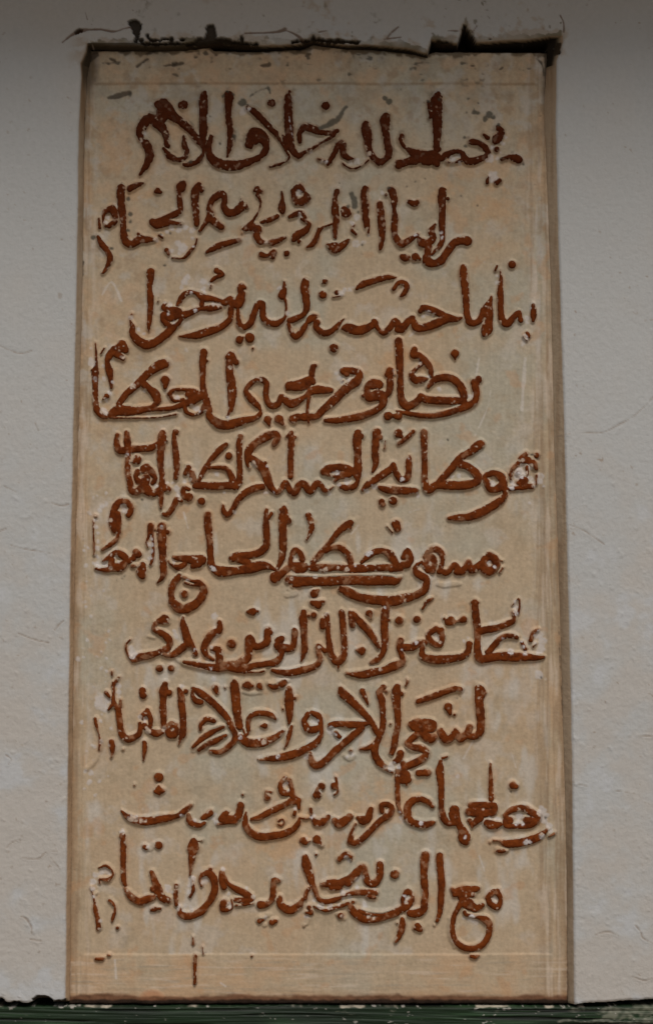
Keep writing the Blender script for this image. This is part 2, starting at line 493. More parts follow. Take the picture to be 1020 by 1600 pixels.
635,185,45 630,240,66 635,330,55 640,420,52 640,500,50 615,575,14
740,30,0
720,40,70
750,130,62 700,115,24 790,105,26
790,260,60 785,300,50
820,215,40 825,300,40 830,380,40 840,450,50 855,530,55 905,585,60 950,540,60 960,450,50 950,350,50 945,260,50 935,190,50
840,470,30 810,495,40 780,480,34 750,460,50 755,520,45 765,570,45 720,620,50 620,650,60 530,670,55 450,665,45 385,650,24
910,620,24 910,640,10
480,750,50 440,775,40 400,785,40 360,770,22
190,770,62 160,770,24 225,775,24
285,780,50
n 350,750,30 420,740,30 510,730,30
V 510 920
110,10,40 180,40,60 260,70,66 350,85,70 440,95,75 540,95,75 640,80,60 730,45,50 790,15,40
w 460,150,34 190,210,20 200,250,20 430,640,34 370,290,20 375,320,20 600,490,30 600,520,16 880,390,50 860,370,30 900,430,34 330,680,24 990,550,20 410,540,16 460,410,20 715,430,30
485,130,40 470,180,62 465,240,70 460,310,62 465,390,60 460,460,55 445,520,44 400,570,50 355,590,26
495,250,30
185,190,26 205,280,50 210,300,30
210,200,45 250,250,60 300,300,60 350,360,55 390,420,50 415,470,30
340,200,60 352,240,14
278,495,70 235,490,14
578,255,66
718,245,60
840,80,20 800,105,30 765,160,18
590,415,50 580,470,50 600,540,40 600,590,55 530,620,70 460,650,60 380,665,66 300,685,66 220,685,40 160,675,24
620,470,60 680,465,60 730,440,60 780,430,50
770,440,40 760,500,45 770,545,60 840,560,62 920,560,62 1020,550,55
870,320,50 810,370,50 840,430,50 900,450,45 920,380,50 890,330,45
640,720,12 645,740,24 630,775,10
V 660 920
200,265,60 240,265,50 275,260,20 325,245,55
170,240,24
225,250,60
150,330,44 150,390,45
w 100,385,44 120,410,34 740,140,50 740,110,50 745,200,44 740,170,40 635,400,30 785,420,30 800,460,40 810,510,40 700,500,50 720,490,30 900,380,50 930,360,70 950,420,80 945,480,80 920,510,50 890,430,34 200,560,24 235,550,14 360,390,30 330,420,30 930,680,70 980,720,26 910,660,40 420,110,16 750,380,20
20,550,60 80,570,60 160,570,62 240,555,60 320,540,55 360,500,50 370,440,50
415,110,50 418,160,60 425,240,60 435,330,60 435,420,50 435,500,60 460,560,66 540,550,66 640,540,72 740,545,70 830,545,60 920,550,40 960,545,24
450,340,60 520,325,60 600,310,52 670,280,50 725,250,40 720,190,28
715,130,10 760,80,14 770,140,14 755,200,20
520,510,50 570,450,50 620,395,45 690,375,40 750,390,30
790,430,24 815,480,30
860,410,34 880,350,34 915,330,24
880,460,20 900,440,10
g 940,710,30 1000,200,10 860,350,20
V 125 1050
255,0,14 258,30,8
310,45,20 285,85,26 268,110,30
268,90,24 270,170,24 270,240,40 305,300,46 315,370,52 325,440,52 345,510,58 385,535,58 440,520,50 480,480,44 480,410,30
325,230,22 320,280,34
w 310,110,50 310,160,44 305,200,34 170,220,100 180,270,80 150,260,80 200,300,50 225,230,50 480,355,40 495,385,26 520,400,30 550,470,50 530,440,30 670,460,44 680,430,24 680,280,16 678,330,12 740,455,34 815,110,40 830,80,14 370,520,16 900,180,20 120,600,30 150,500,16 110,700,16 295,620,20 525,370,40 780,560,14 50,100,20 880,150,16
n 150,380,24 170,450,22 175,540,22 160,620,24 120,710,24 60,770,26
210,165,30 240,200,20
230,300,12 255,270,30 
125,375,30 135,430,24 155,500,14 162,560,12 155,620,10
500,150,55 505,185,60
680,100,50 670,150,75 665,220,55 665,300,56 668,380,50 665,440,40
710,165,50
w 678,260,18 678,300,18
530,330,50 500,345,30 500,370,18
540,310,40 565,370,40 565,430,36
515,430,50 560,470,50 610,490,60 660,475,40
735,420,60 700,450,50 720,500,60 760,490,60 760,430,50
790,135,30 805,180,55 810,250,60 820,330,56 825,420,52 820,490,56 805,530,36 790,580,10
845,155,38
255,560,44 262,610,44 260,650,26 250,685,10
345,620,12
515,560,36 518,610,40 512,660,28 507,705,14
900,150,24 900,190,34 930,230,44 970,240,40
V 290 1055
60,110,30 110,140,60 170,180,56 230,230,56 290,290,56 340,350,50 370,420,46 395,470,46 385,530,46 330,580,44 270,615,40 200,605,28
60,120,24 60,170,34 85,205,50 120,215,46
240,105,50 250,140,30
315,100,16
w 110,150,14 180,205,12 410,440,34 440,490,34 620,530,44 590,510,30 510,520,24 735,650,34 745,680,20 905,630,24 780,640,20 590,310,16 840,390,24 825,430,20 810,480,16 300,600,20 990,370,30 960,650,40 240,560,20 430,460,30
n 130,430,20 280,390,12
n 60,600,26 140,550,20 300,470,14 
n 460,130,20 520,145,20 600,135,20
120,435,24 125,390,36 170,350,40 225,365,40 
60,575,20 130,510,46 200,460,46 300,415,24
110,595,30 180,550,44 250,520,44 320,480,26
390,50,40 390,90,75 400,160,74 405,250,72 415,330,66 430,410,60
440,500,60 500,540,70 600,540,70 690,510,56 775,450,34
500,440,34 500,370,40 530,320,44 600,300,44 680,320,44 715,350,24
460,430,14 480,480,24 510,440,20
630,405,46 600,405,12
415,520,20
500,85,60 465,90,30
590,85,50 605,110,20
665,80,20 710,95,40 780,65,55 740,85,36
820,110,50 825,180,75 825,250,70 830,330,50 825,380,26
870,185,24
775,270,14
845,410,24 825,480,40 810,540,26 790,580,14
600,675,24 680,665,46 780,655,56 880,630,56 960,590,60 1020,555,60
580,670,8
V 440 1055
210,310,45 180,370,45 210,430,60 270,430,60 310,400,40 295,330,50 240,300,40
w 250,365,50 280,370,40 215,360,20 390,430,80 420,470,40 400,460,50 910,390,24 925,405,16 140,630,16 60,410,20 10,640,14 560,630,50 520,650,40 870,740,70 830,730,40 930,730,50 900,700,30 200,650,40 350,560,20 330,590,14 600,150,10 790,90,14 300,440,20 650,440,26
310,400,36 318,460,34 290,520,50 230,570,55 160,600,55 80,630,56 0,650,56
225,620,30 240,690,54 280,720,60 340,690,56 420,610,56 500,540,56 580,470,56 640,420,46
690,385,30 620,395,56 540,395,56 470,390,50 400,395,50 375,415,16
430,460,40 460,490,34
470,110,40 490,150,76 540,190,70 600,250,60 660,310,56 710,370,50 750,440,46 770,480,34
n 500,640,20 540,670,24 580,640,20
550,605,20
640,125,46 660,170,40 685,230,16
810,100,50 775,140,50 795,200,56 805,290,50 808,370,50 795,440,52 770,510,50 740,580,60 750,650,60 790,710,60 830,730,30
800,745,14 880,775,16
630,590,20 690,580,40 740,550,40
830,130,30
920,90,50 910,140,76 915,220,62 922,310,55 925,400,50 905,490,50 895,560,54 875,620,44
955,150,36
865,390,14
g 840,670,20 510,260,20
1005,40,14 995,80,8
n 850,740,50 910,720,50
V 590 1060
w 145,370,22 160,385,14 350,385,16 465,470,24 490,500,30 470,490,20 355,155,20 560,240,20 760,465,20 110,690,50 60,700,30 150,700,20 530,660,14 515,680,14 710,580,14 700,640,14 640,780,50 240,570,24 230,560,14
n 220,545,16 270,580,20
320,185,40 380,165,48 450,140,50 530,110,50 610,85,46 655,90,44
g 300,210,20 630,160,20 655,145,14
560,230,70 575,280,30
610,292,20
800,80,60 815,110,90 805,180,70 815,260,72 820,340,66 815,420,62 780,460,56 730,460,50
850,120,30
730,390,55 710,440,60 650,480,60 620,430,50 590,470,60 540,490,60 500,430,60 530,470,60
615,410,30
505,405,30
270,370,60 310,350,60 380,350,60 440,360,55 430,400,60 360,400,80 290,390,60
360,440,70 410,480,75 450,470,50
310,450,50 260,490,50 235,520,48 280,550,52 350,560,60 385,600,50 340,650,60 260,690,60 190,720,60
180,600,60 170,640,60 140,660,40
200,680,50
200,780,120
155,740,34 160,800,46
325,755,52 390,750,56 350,755,30
500,660,30 490,720,50 495,780,64
520,635,16 550,625,10
895,680,14 895,740,28 898,800,34
V 180 1190
350,125,75
350,195,20 350,230,60 385,235,24 320,235,24 355,260,20
155,190,12
55,395,16 100,440,50 170,470,60 250,475,70 330,465,62 420,450,56 500,430,40 560,390,50 605,350,26
w 130,450,60 170,460,60 210,465,56 110,440,30 245,470,30 530,430,34 510,420,24 790,450,50 800,480,44 800,420,34 640,470,34 680,475,34 60,560,50 720,400,20 900,390,20 270,680,34 220,380,14 290,690,24
585,430,40 600,480,50 660,510,44 710,490,30
700,450,40 760,410,50
850,460,60 880,420,50
820,500,20 900,485,30 960,480,40
930,460,50 980,440,60 995,380,56 1000,350,55
60,585,44 68,640,46 68,720,44 68,800,44
240,680,30
345,670,55
n 280,690,40 320,660,30
620,680,80 630,640,50 600,700,50
625,740,40 612,800,40
650,640,10 690,630,8 
V 350 1190
150,265,16
130,345,50 125,400,52 90,450,55 30,460,60 0,470,50
20,410,40
490,130,40 450,180,34 460,240,50 500,255,50
520,150,40 540,210,36 545,270,50 570,310,60 530,320,60
590,310,50 595,370,26
w 490,190,44 510,230,30 560,370,30 570,350,20 580,440,24 850,430,26 860,470,24 480,240,20 720,430,34 700,440,30 520,560,14 490,550,20 460,480,26 350,240,24 770,230,40 720,200,24 650,450,20 880,200,12 940,650,0 980,770,34 660,610,30 780,190,12
560,420,30 565,400,26
510,330,46 430,370,50 350,410,50 280,445,46 220,460,30
175,405,12 170,450,40 175,510,56 220,570,60 300,600,64 400,590,60 480,575,58 550,540,50 590,490,40 600,450,14
440,475,24 465,460,16 480,485,16 460,510,20 435,500,16
345,285,55 335,240,16 375,245,20
605,450,14 660,455,14 700,440,12
690,380,30 695,420,24
700,450,20 740,490,60 790,480,60 830,440,40
880,470,50 920,500,62 960,480,60 1000,440,60
740,265,70 745,210,20
775,200,60
880,195,62
890,130,20 905,235,20 880,265,16
630,630,56 650,650,30 685,635,10
740,620,72 780,670,24
735,742,14
650,760,30 650,800,60
920,780,40 960,745,44 1010,760,26
1015,560,14 1010,600,46 1005,640,50
V 520 1180
20,520,40 45,550,70 90,520,60 130,490,46
200,500,30 240,520,70 280,500,60 300,430,44
180,550,20 145,620,24 140,680,50 180,700,50 240,660,50 310,590,50 380,520,50 440,480,60 470,430,50 440,395,46 390,400,46 390,450,40
w 430,450,34 440,440,24 540,490,40 530,450,30 560,530,40 580,540,24 700,540,34 740,530,20 45,525,14 350,560,24 290,600,24 200,680,24 930,540,24 970,490,24 540,520,30 780,400,20 870,60,24 215,490,20 890,560,14 250,190,0 130,540,30
515,160,46 512,230,42 515,320,40 518,380,40 525,420,30 545,460,24
585,170,70 570,200,60 600,195,50
585,235,16
640,360,60 600,400,64 590,460,66 610,520,64 680,550,60 740,555,60 800,535,34
640,360,50 700,350,48 760,375,44 795,410,30
685,145,50 755,140,55 720,150,30
855,60,34 850,120,66 855,180,60 860,260,52 860,340,48 862,420,46 875,490,56 910,540,50 960,540,40
870,25,20 905,15,10
950,430,46 945,480,40
980,430,40 985,500,50 1015,560,30
V 680 1180
110,465,16
145,430,60 130,480,50 150,540,50
160,430,60 160,500,50 190,560,60 220,610,75 230,660,95 240,690,60
w 160,480,26 175,490,16 110,540,26 245,550,24 260,590,24 270,620,20 230,655,30 380,430,34 480,500,44 440,500,30 510,510,30 670,490,60 620,490,24 650,540,40 690,545,40 660,530,20 850,450,80 870,520,70 900,560,60 910,600,50 850,640,60 720,690,50 750,690,40 840,420,50 880,480,60 860,600,24 430,560,20 400,560,20 640,660,20
g 850,430,20 880,500,26 920,590,20 600,290,16 640,165,14
280,400,50 340,400,60 420,400,60 465,400,50 460,450,60 400,460,70 320,450,90 270,450,70
440,70,12 438,120,28 438,200,34 440,280,40 440,350,44
350,500,70 300,550,40
270,520,40 290,570,26
410,540,60 460,560,70 520,550,30
615,240,60 640,250,40
560,500,50 560,560,40 640,565,40 740,560,50 800,520,56 815,480,40
550,480,30 600,440,50 660,420,50 720,430,60 780,470,60
590,520,60 
720,520,60 770,520,60
460,680,14 510,685,14 560,705,60 650,700,66 740,680,66 820,650,60 880,600,30
435,695,8
940,625,24 900,650,14
490,765,24 525,765,34 570,762,14
V 125 1295
345,50,40 347,100,44 347,200,44 347,300,42 350,400,42 365,450,30
360,470,20 400,530,56 470,580,60 540,560,60 590,545,44
325,62,20
515,145,30 530,160,20
630,130,60
n 560,155,40 590,120,30
w 560,150,24 480,590,0 180,340,60 130,370,60 105,420,56 105,480,46 110,540,34 130,600,20 145,660,20 160,730,30 160,800,34 200,340,50 230,350,50 890,400,60 880,440,50 870,500,40 790,600,40 780,640,44 700,470,60 740,500,30 255,590,24 270,620,20 800,500,30 840,610,34 880,620,30 240,590,24 560,320,20 1000,400,40 240,400,24
575,350,40 600,420,55 625,490,80 660,550,62 700,570,60
590,480,60
155,310,14 210,295,24 255,330,18 265,370,16 220,410,34 165,400,20 160,430,16
90,470,8 115,560,14 125,640,34 145,720,36 150,790,40 
130,520,6
240,570,24 275,610,22 280,660,22 265,710,28 258,740,16
300,790,24
600,640,36 570,650,20 640,635,20
770,455,34 760,520,34 768,590,24
800,640,30 800,680,40 870,700,50 940,680,46 990,650,40 1020,600,40
895,400,14 905,480,30 880,540,26
905,90,40 905,150,95 890,200,50 888,260,46 885,310,30 880,370,14
945,100,10 970,95,8
V 270 1300
30,430,34 25,500,36 30,580,30
60,640,34 100,670,60 170,660,50 230,620,50 280,570,50 320,510,60 335,450,56 330,380,62 290,330,60 240,340,40 215,380,20 230,430,16
300,300,30
w 260,390,44 240,400,30 250,430,24 150,620,34 450,580,44 460,600,30 430,460,34 450,490,34 520,550,24 290,545,16 400,300,40 640,520,30 770,570,14 700,700,20 790,700,20 740,680,30 400,540,14 45,590,30 150,390,44 130,430,34 590,450,30
395,330,50 390,390,50 410,440,50
400,350,50 440,410,30 500,450,50 560,480,60 620,530,60 560,545,50 500,540,40
410,570,70 400,610,50 430,620,40
470,540,16 475,600,14 440,630,14
580,578,24 500,585,16 640,570,14
845,390,30 810,390,56 800,450,46 795,530,52 750,575,44 700,580,66
690,710,40 720,700,20
790,720,50 820,710,30
n 700,670,30 770,660,30
855,520,34 860,570,50 900,610,62 960,610,62 1010,580,60
n 730,740,30
V 420 1310
80,490,50 100,540,56 160,570,70 220,550,60 270,490,34
w 285,480,24 300,620,34 620,150,50 640,170,34 590,430,40 620,400,50 660,375,24 700,330,40 740,310,40 420,540,60 480,540,60 360,490,40 560,530,40 590,480,30 640,460,40 830,640,34 760,530,50 740,560,30 340,440,40 330,420,24 580,620,34 840,400,30 780,400,20 700,390,30 790,620,30 830,470,20
290,150,50 300,210,76 325,290,66 345,360,50 370,420,40 395,480,40 450,505,44 530,490,44 600,455,26 680,435,40 760,430,50 850,435,46
840,470,30 790,460,40
320,400,30 300,430,34 290,480,30
n 350,520,24 420,530,30 520,525,26
360,545,14 450,575,24 540,550,30 630,520,30
430,370,40 500,360,66 560,360,66 600,340,60 650,320,66 700,270,66 750,230,50 770,300,50 790,350,55 840,360,60 880,310,50 885,250,56 885,210,56
500,395,50 560,390,50
470,345,30
630,350,70
650,540,50 680,590,60 750,640,60 830,650,44 900,635,50 1000,600,54 1020,595,50
670,510,30
720,580,34 800,605,30 900,610,30
n 760,560,24 860,580,24 980,575,24
560,150,20 560,170,36 610,125,44 650,150,20 655,170,16
570,615,50
n 540,600,20 600,640,20
320,550,34 335,590,40 300,590,20
n 320,640,20 300,680,20
280,700,10
1000,290,70
375,130,14
V 600 1325
85,210,74
0,535,40 60,520,50 120,495,50 170,470,60 210,430,50 225,390,30 190,345,50 150,400,34 150,450,34
200,520,50 260,520,70 310,490,60 320,430,60 325,350,54 318,260,60 315,170,60 320,100,74 325,60,70
w 180,400,40 170,430,30 325,400,20 335,430,16 880,400,36 890,420,24 690,560,60 640,560,30 730,590,40 700,590,24 300,80,20 340,200,16 300,340,16 275,520,20 550,700,20 540,740,24 650,350,20 295,640,24 760,80,12 790,180,10 775,130,12 490,90,14 650,500,24 310,110,24 160,380,30
440,60,50 440,110,60 450,200,56 455,300,56 450,400,54 445,490,46 420,580,30
400,620,8
145,570,40 140,630,56 120,700,44 90,750,20
105,600,14
265,620,50 290,655,36 245,640,30
540,330,30 560,350,50 620,340,70 700,330,60 740,325,44
620,380,80 660,440,90 730,480,60 780,455,40
560,370,40 700,370,50
620,420,50 570,510,40 545,590,40 545,680,40 575,750,44 640,795,50 720,800,50 790,760,50 830,690,48 835,610,52 800,570,60 740,550,30 650,530,30 640,510,30
820,400,40 870,350,50 910,370,44 925,420,34 900,470,50 850,450,50 830,420,50
900,340,40
900,20,20 950,22,28
n 520,560,14 520,700,18 560,790,16
V 60 1340
1232,638,10 1234,690,16
1310,715,8 1316,765,10
1254,788,34 1250,860,30 1250,960,22 1248,998,26
465,806,24 515,806,26
560,776,14 575,778,12
1700,786,14
V 620 1340
590,785,24 620,790,34 645,780,16
"""
# ------------------------------------------------------------ helpers
_ca, _sa = math.cos(PITCH), math.sin(PITCH)

def plane_point(px, py, depth):
    """the point of the vertical plane y = depth (metres) seen at photograph position px, py"""
    u = (np.asarray(px, float) - CX) / FPX
    v = (CY - np.asarray(py, float)) / FPX
    dy = _ca - v * _sa
    dz = _sa + v * _ca
    t = (depth - CAM[1]) / dy
    return CAM[0] + u * t, CAM[2] + dz * t

_T = np.random.RandomState(11).rand(16, 256, 256).astype(np.float32)
def vn(X, Y, s, seed=0, sy=None):
    """smooth value noise, -1..1, cell size s (and sy)"""
    if sy is None or sy == s:
        sy = s
        th = .5 + seed * 1.1 + s * .37
        X, Y = X * math.cos(th) - Y * math.sin(th), X * math.sin(th) + Y * math.cos(th)
    T = _T[seed % 16]
    a = np.asarray(X, np.float32) / s + 37.3 * (seed + 1)
    b = np.asarray(Y, np.float32) / sy + 17.7 * (seed + 1)
    ia, ib = np.floor(a).astype(int), np.floor(b).astype(int)
    fa, fb = a - ia, b - ib
    fa = fa * fa * (3 - 2 * fa); fb = fb * fb * (3 - 2 * fb)
    i0, i1, j0, j1 = ia % 256, (ia + 1) % 256, ib % 256, (ib + 1) % 256
    v = (T[j0, i0] * (1 - fa) + T[j0, i1] * fa) * (1 - fb) + (T[j1, i0] * (1 - fa) + T[j1, i1] * fa) * fb
    return v * 2 - 1
def fbm(X, Y, s, seed=0, n=4, sy=None):
    out = 0; amp = 1; tot = 0
    for k in range(n):
        out = out + amp * vn(X, Y, s / 2 ** k, seed + k * 3, None if sy is None else sy / 2 ** k)
        tot += amp; amp *= 0.55
    return out / tot
def ss(a, b, x):
    t = np.clip((x - a) / (b - a), 0, 1)
    return t * t * (3 - 2 * t)
def mixc(c, col, f):
    f = np.clip(f, 0, 1)[..., None]
    return c * (1 - f) + np.array(col, np.float32) * f

def smooth_pts(p, n=4):
    if len(p) < 3: return p
    P = np.array([p[0]] + list(p) + [p[-1]], float)
    out = []
    for i in range(1, len(P) - 2):
        a, b, c, d = P[i - 1], P[i], P[i + 1], P[i + 2]
        for k in range(n):
            t = k / n
            q = 0.5 * (2 * b + (c - a) * t + (2 * a - 5 * b + 4 * c - d) * t * t + (3 * b - a - 3 * c + d) * t ** 3)
            q[2] = max(q[2], 0.8)
            out.append(tuple(q))
    out.append(tuple(P[-2]))
    return out

def stamp(S, xs, ys, p0, p1, pad=8.0):
    """max a capsule's signed distance into S[y, x]"""
    x0, y0, w0 = p0; x1, y1, w1 = p1
    m = max(w0, w1) / 2 + pad
    ia, ib = np.searchsorted(xs, [min(x0, x1) - m, max(x0, x1) + m])
    ja, jb = np.searchsorted(ys, [min(y0, y1) - m, max(y0, y1) + m])
    if ib <= ia or jb <= ja: return
    xx = xs[None, ia:ib]; yy = ys[ja:jb, None]
    dx, dy = x1 - x0, y1 - y0
    L = dx * dx + dy * dy
    t = np.clip(((xx - x0) * dx + (yy - y0) * dy) / L, 0, 1) if L > 1e-6 else 0.0
    d = (w0 + (w1 - w0) * t) / 2 - np.hypot(xx - x0 - t * dx, yy - y0 - t * dy)
    np.maximum(S[ja:jb, ia:ib], d, out=S[ja:jb, ia:ib])
def stamp_stroke(S, xs, ys, p, pad=8.0):
    if len(p) == 1: p = [p[0], p[0]]
    for a, b in zip(p, p[1:]): stamp(S, xs, ys, a, b, pad)

def grid_mesh(name, PX, PY, H, base, keep, col, mat, parent=None, rel=1e-3):
    """mesh over a grid: photograph position PX, PY on the plane y = base, relief H in mm toward the viewer"""
    x, z = plane_point(PX, PY, base)
    co = np.stack([x, base - H * rel, z], -1).reshape(-1, 3)
    ny, nx = PX.shape
    idx = np.arange(ny * nx).reshape(ny, nx)
    q = np.stack([idx[:-1, :-1], idx[1:, :-1], idx[1:, 1:], idx[:-1, 1:]], -1)
    q = q[keep].reshape(-1, 4)
    used = np.zeros(ny * nx, bool); used[q.ravel()] = True
    remap = np.cumsum(used) - 1
    q = remap[q]; co = co[used]; c = col.reshape(-1, 3)[used]
    return raw_mesh(name, co, q, c, mat, parent)

def raw_mesh(name, co, q, c, mat, parent=None):
    me = bpy.data.meshes.new(name)
    me.vertices.add(len(co)); me.vertices.foreach_set('co', co.astype(np.float32).ravel())
    me.loops.add(q.size); me.loops.foreach_set('vertex_index', q.astype(np.int32).ravel())
    me.polygons.add(len(q))
    me.polygons.foreach_set('loop_start', np.arange(0, q.size, 4, dtype=np.int32))
    me.polygons.foreach_set('loop_total', np.full(len(q), 4, np.int32))
    me.polygons.foreach_set('use_smooth', np.ones(len(q), bool))
    me.update(calc_edges=True)
    at = me.color_attributes.new('pigment', 'FLOAT_COLOR', 'POINT')
    c4 = np.ones((len(co), 4), np.float32); c4[:, :3] = np.clip(c, 0, 1)
    at.data.foreach_set('color', c4.ravel())
    me.materials.append(mat)
    o = bpy.data.objects.new(name, me)
    scene.collection.objects.link(o)
    if parent: o.parent = parent
    return o

def material(name, rough, spec, var, vscale, bump, bscale, stretch=(1, 1, 1), attr=True, base=(.5, .5, .5)):
    m = bpy.data.materials.new(name); m.use_nodes = True
    n, l = m.node_tree.nodes, m.node_tree.links
    b = n['Principled BSDF']
    b.inputs['Roughness'].default_value = rough
    b.inputs['Specular IOR Level'].default_value = spec
    tc = n.new('ShaderNodeNewGeometry')
    mp = n.new('ShaderNodeMapping'); mp.inputs['Scale'].default_value = stretch
    l.new(tc.outputs['Position'], mp.inputs[0])
    t = n.new('ShaderNodeTexNoise'); t.inputs['Scale'].default_value = vscale; t.inputs['Detail'].default_value = 5
    t.inputs['Roughness'].default_value = .65
    l.new(mp.outputs[0], t.inputs['Vector'])
    r = n.new('ShaderNodeMapRange')
    r.inputs['From Min'].default_value = .3; r.inputs['From Max'].default_value = .7
    r.inputs['To Min'].default_value = 1 - var; r.inputs['To Max'].default_value = 1 + var
    l.new(t.outputs[0], r.inputs[0])
    if attr:
        a = n.new('ShaderNodeAttribute'); a.attribute_name = 'pigment'; src = a.outputs['Color']
    else:
        a = n.new('ShaderNodeRGB'); a.outputs[0].default_value = (*base, 1); src = a.outputs[0]
    v = n.new('ShaderNodeVectorMath'); v.operation = 'SCALE'
    l.new(src, v.inputs[0]); l.new(r.outputs[0], v.inputs['Scale'])
    l.new(v.outputs[0], b.inputs['Base Color'])
    t2 = n.new('ShaderNodeTexNoise'); t2.inputs['Scale'].default_value = bscale; t2.inputs['Detail'].default_value = 6
    l.new(mp.outputs[0], t2.inputs['Vector'])
    bp = n.new('ShaderNodeBump'); bp.inputs['Strength'].default_value = bump; bp.inputs['Distance'].default_value = .002
    l.new(t2.outputs[0], bp.inputs['Height'])
    l.new(bp.outputs[0], b.inputs['Normal'])
    return m
M_STONE = material('painted_stone', .88, .12, .08, 300, .2, 260)
M_PAINT = material('brown_paint', .8, .06, .16, 260, .5, 300)
M_WALL = material('lime_plaster', .95, .1, .035, 160, .45, 170)
M_WOOD = material('green_painted_wood', .6, .3, .25, 120, .6, 120, stretch=(.12, 1, 1))
M_ADDED_EAVE = material('added_eave_boards', .85, .1, .15, 20, .4, 30, attr=False, base=(.16, .13, .1))
M_GROUND = material('dry_ground', .95, .1, .2, 3, .4, 8, attr=False, base=(.30, .25, .19))

# ------------------------------------------------------------ traced strokes
def parse(text):
    out = []; ox = oy = 0
    for ln in text.strip().splitlines():
        t = ln.split()
        if not t: continue
        if t[0] == 'V': ox, oy = int(t[1]), int(t[2]); continue
        k = 'b'
        if t[0] in ('w', 'g', 'n', 'r', 'm'): k, t = t[0], t[1:]
        out.append((k, [(ox + a / 5.1, oy + b / 5.1, w / 5.1) for a, b, w in (map(float, p.split(',')) for p in t)]))
    return out
STROKES = parse(DATA)

# edges of the niche, photograph positions
def poly(v, pts):
    p = np.array(pts, float)
    return np.interp(v, p[:, 0], p[:, 1])
L_WALL = [(40, 138), (68, 136), (80, 134), (98, 126), (120, 127), (200, 123), (450, 120), (560, 117), (700, 114), (900, 110), (1300, 105), (1600, 102)]
R_WALL = [(40, 879), (66, 879), (80, 875), (95, 869), (200, 868), (400, 873), (500, 876), (700, 882), (900, 887), (1150, 893), (1600, 897)]
L_SLAB = [(60, 140), (90, 140), (110, 134), (200, 130), (450, 127), (700, 120), (900, 115), (1300, 110), (1600, 107)]
R_SLAB = [(60, 858), (150, 852), (200, 853), (300, 857), (430, 862), (560, 865), (700, 868), (900, 875), (1150, 882), (1300, 886), (1600, 889)]
T_WALL = [(100, 66), (137, 68), (180, 70), (250, 71.5), (300, 70), (345, 66), (372, 69), (400, 71), (440, 70), (470, 68), (490, 62), (505, 66), (540, 70), (570, 69), (600, 71), (640, 76), (660, 81), (668, 83), (672, 70), (674, 62), (690, 66), (715, 67), (722, 48), (728, 40), (735, 52), (745, 66), (770, 64), (820, 62), (860, 57), (900, 56)]
T_SLAB = [(100, 78), (250, 78.5), (292, 77), (305, 71), (325, 71), (335, 78), (400, 80), (470, 76), (490, 68), (540, 74), (600, 78), (660, 85), (680, 80), (760, 80.5), (830, 81), (900, 84)]
BASE = 0.013                                  # the stone lies 13 mm behind the wall's face

# ------------------------------------------------------------ the stone tablet
gx = np.arange(100.0, 902.0, 1.0); gy = np.arange(62.0, 1574.0, 1.0)
X, Y = np.meshgrid(gx, gy); X = X.astype(np.float32); Y = Y.astype(np.float32)
worn = ss(420, 200, Y)                         # the top lines are rougher and dirtier
edge_n = .72 * fbm(X, Y, 7, 1, 3) + .35 * vn(X, Y, 2.6, 4) + worn * (.7 * vn(X, Y, 5, 6) + .4 * vn(X, Y, 2.8, 11))
NEG = -9.0
SB = np.full(X.shape, NEG, np.float32); SN = SB.copy(); SW = SB.copy(); SG = SB.copy(); SS_ = SB.copy()
comps = []                                     # each: [strokes, bbox]
lab = np.zeros(X.shape, np.int32)
groups = {}
def prep(p, k=1.0):
    return smooth_pts([(a, b, w * k) for a, b, w in p])
nid = 0
for k, p in STROKES:
    if k == 'b':
        q = prep(p)
        m = max(w for _, _, w in q) / 2 + 9
        ia, ib = np.searchsorted(gx, [min(a for a, _, _ in q) - m, max(a for a, _, _ in q) + m])
        ja, jb = np.searchsorted(gy, [min(b for _, b, _ in q) - m, max(b for _, b, _ in q) + m])
        S = np.full((jb - ja, ib - ia), NEG, np.float32)
        stamp_stroke(S, gx[ia:ib], gy[ja:jb], q)
        np.maximum(SB[ja:jb, ia:ib], S, out=SB[ja:jb, ia:ib])
        nid += 1
        mask = S > -0.4
        L = lab[ja:jb, ia:ib]
        hit = set(np.unique(L[mask])) - {0}
        members = [q]
        box = [ia, ib, ja, jb]
        for h in hit:
            g = groups.pop(h)
            members += g[0]
            box = [min(box[0], g[1][0]), max(box[1], g[1][1]), min(box[2], g[1][2]), max(box[3], g[1][3])]
            sub = lab[g[1][2]:g[1][3], g[1][0]:g[1][1]]
            sub[sub == h] = nid
        L[mask] = nid
        groups[nid] = (members, box)
    elif k == 'w':
        for a in p: stamp_stroke(SW if a[2] > 5.2 else SS_, gx, gy, [(a[0], a[1], a[2] * (1 if a[2] > 5.2 else .85))])
    elif k == 'g':
        for a in p: stamp_stroke(SG, gx, gy, [(a[0], a[1], a[2] * .8)])
    elif k == 'm':
        stamp_stroke(SG, gx, gy, prep(p))
    elif k == 'r':
        stamp_stroke(SW, gx, gy, prep(p, .6))
    else:
        stamp_stroke(SN, gx, gy, prep(p))
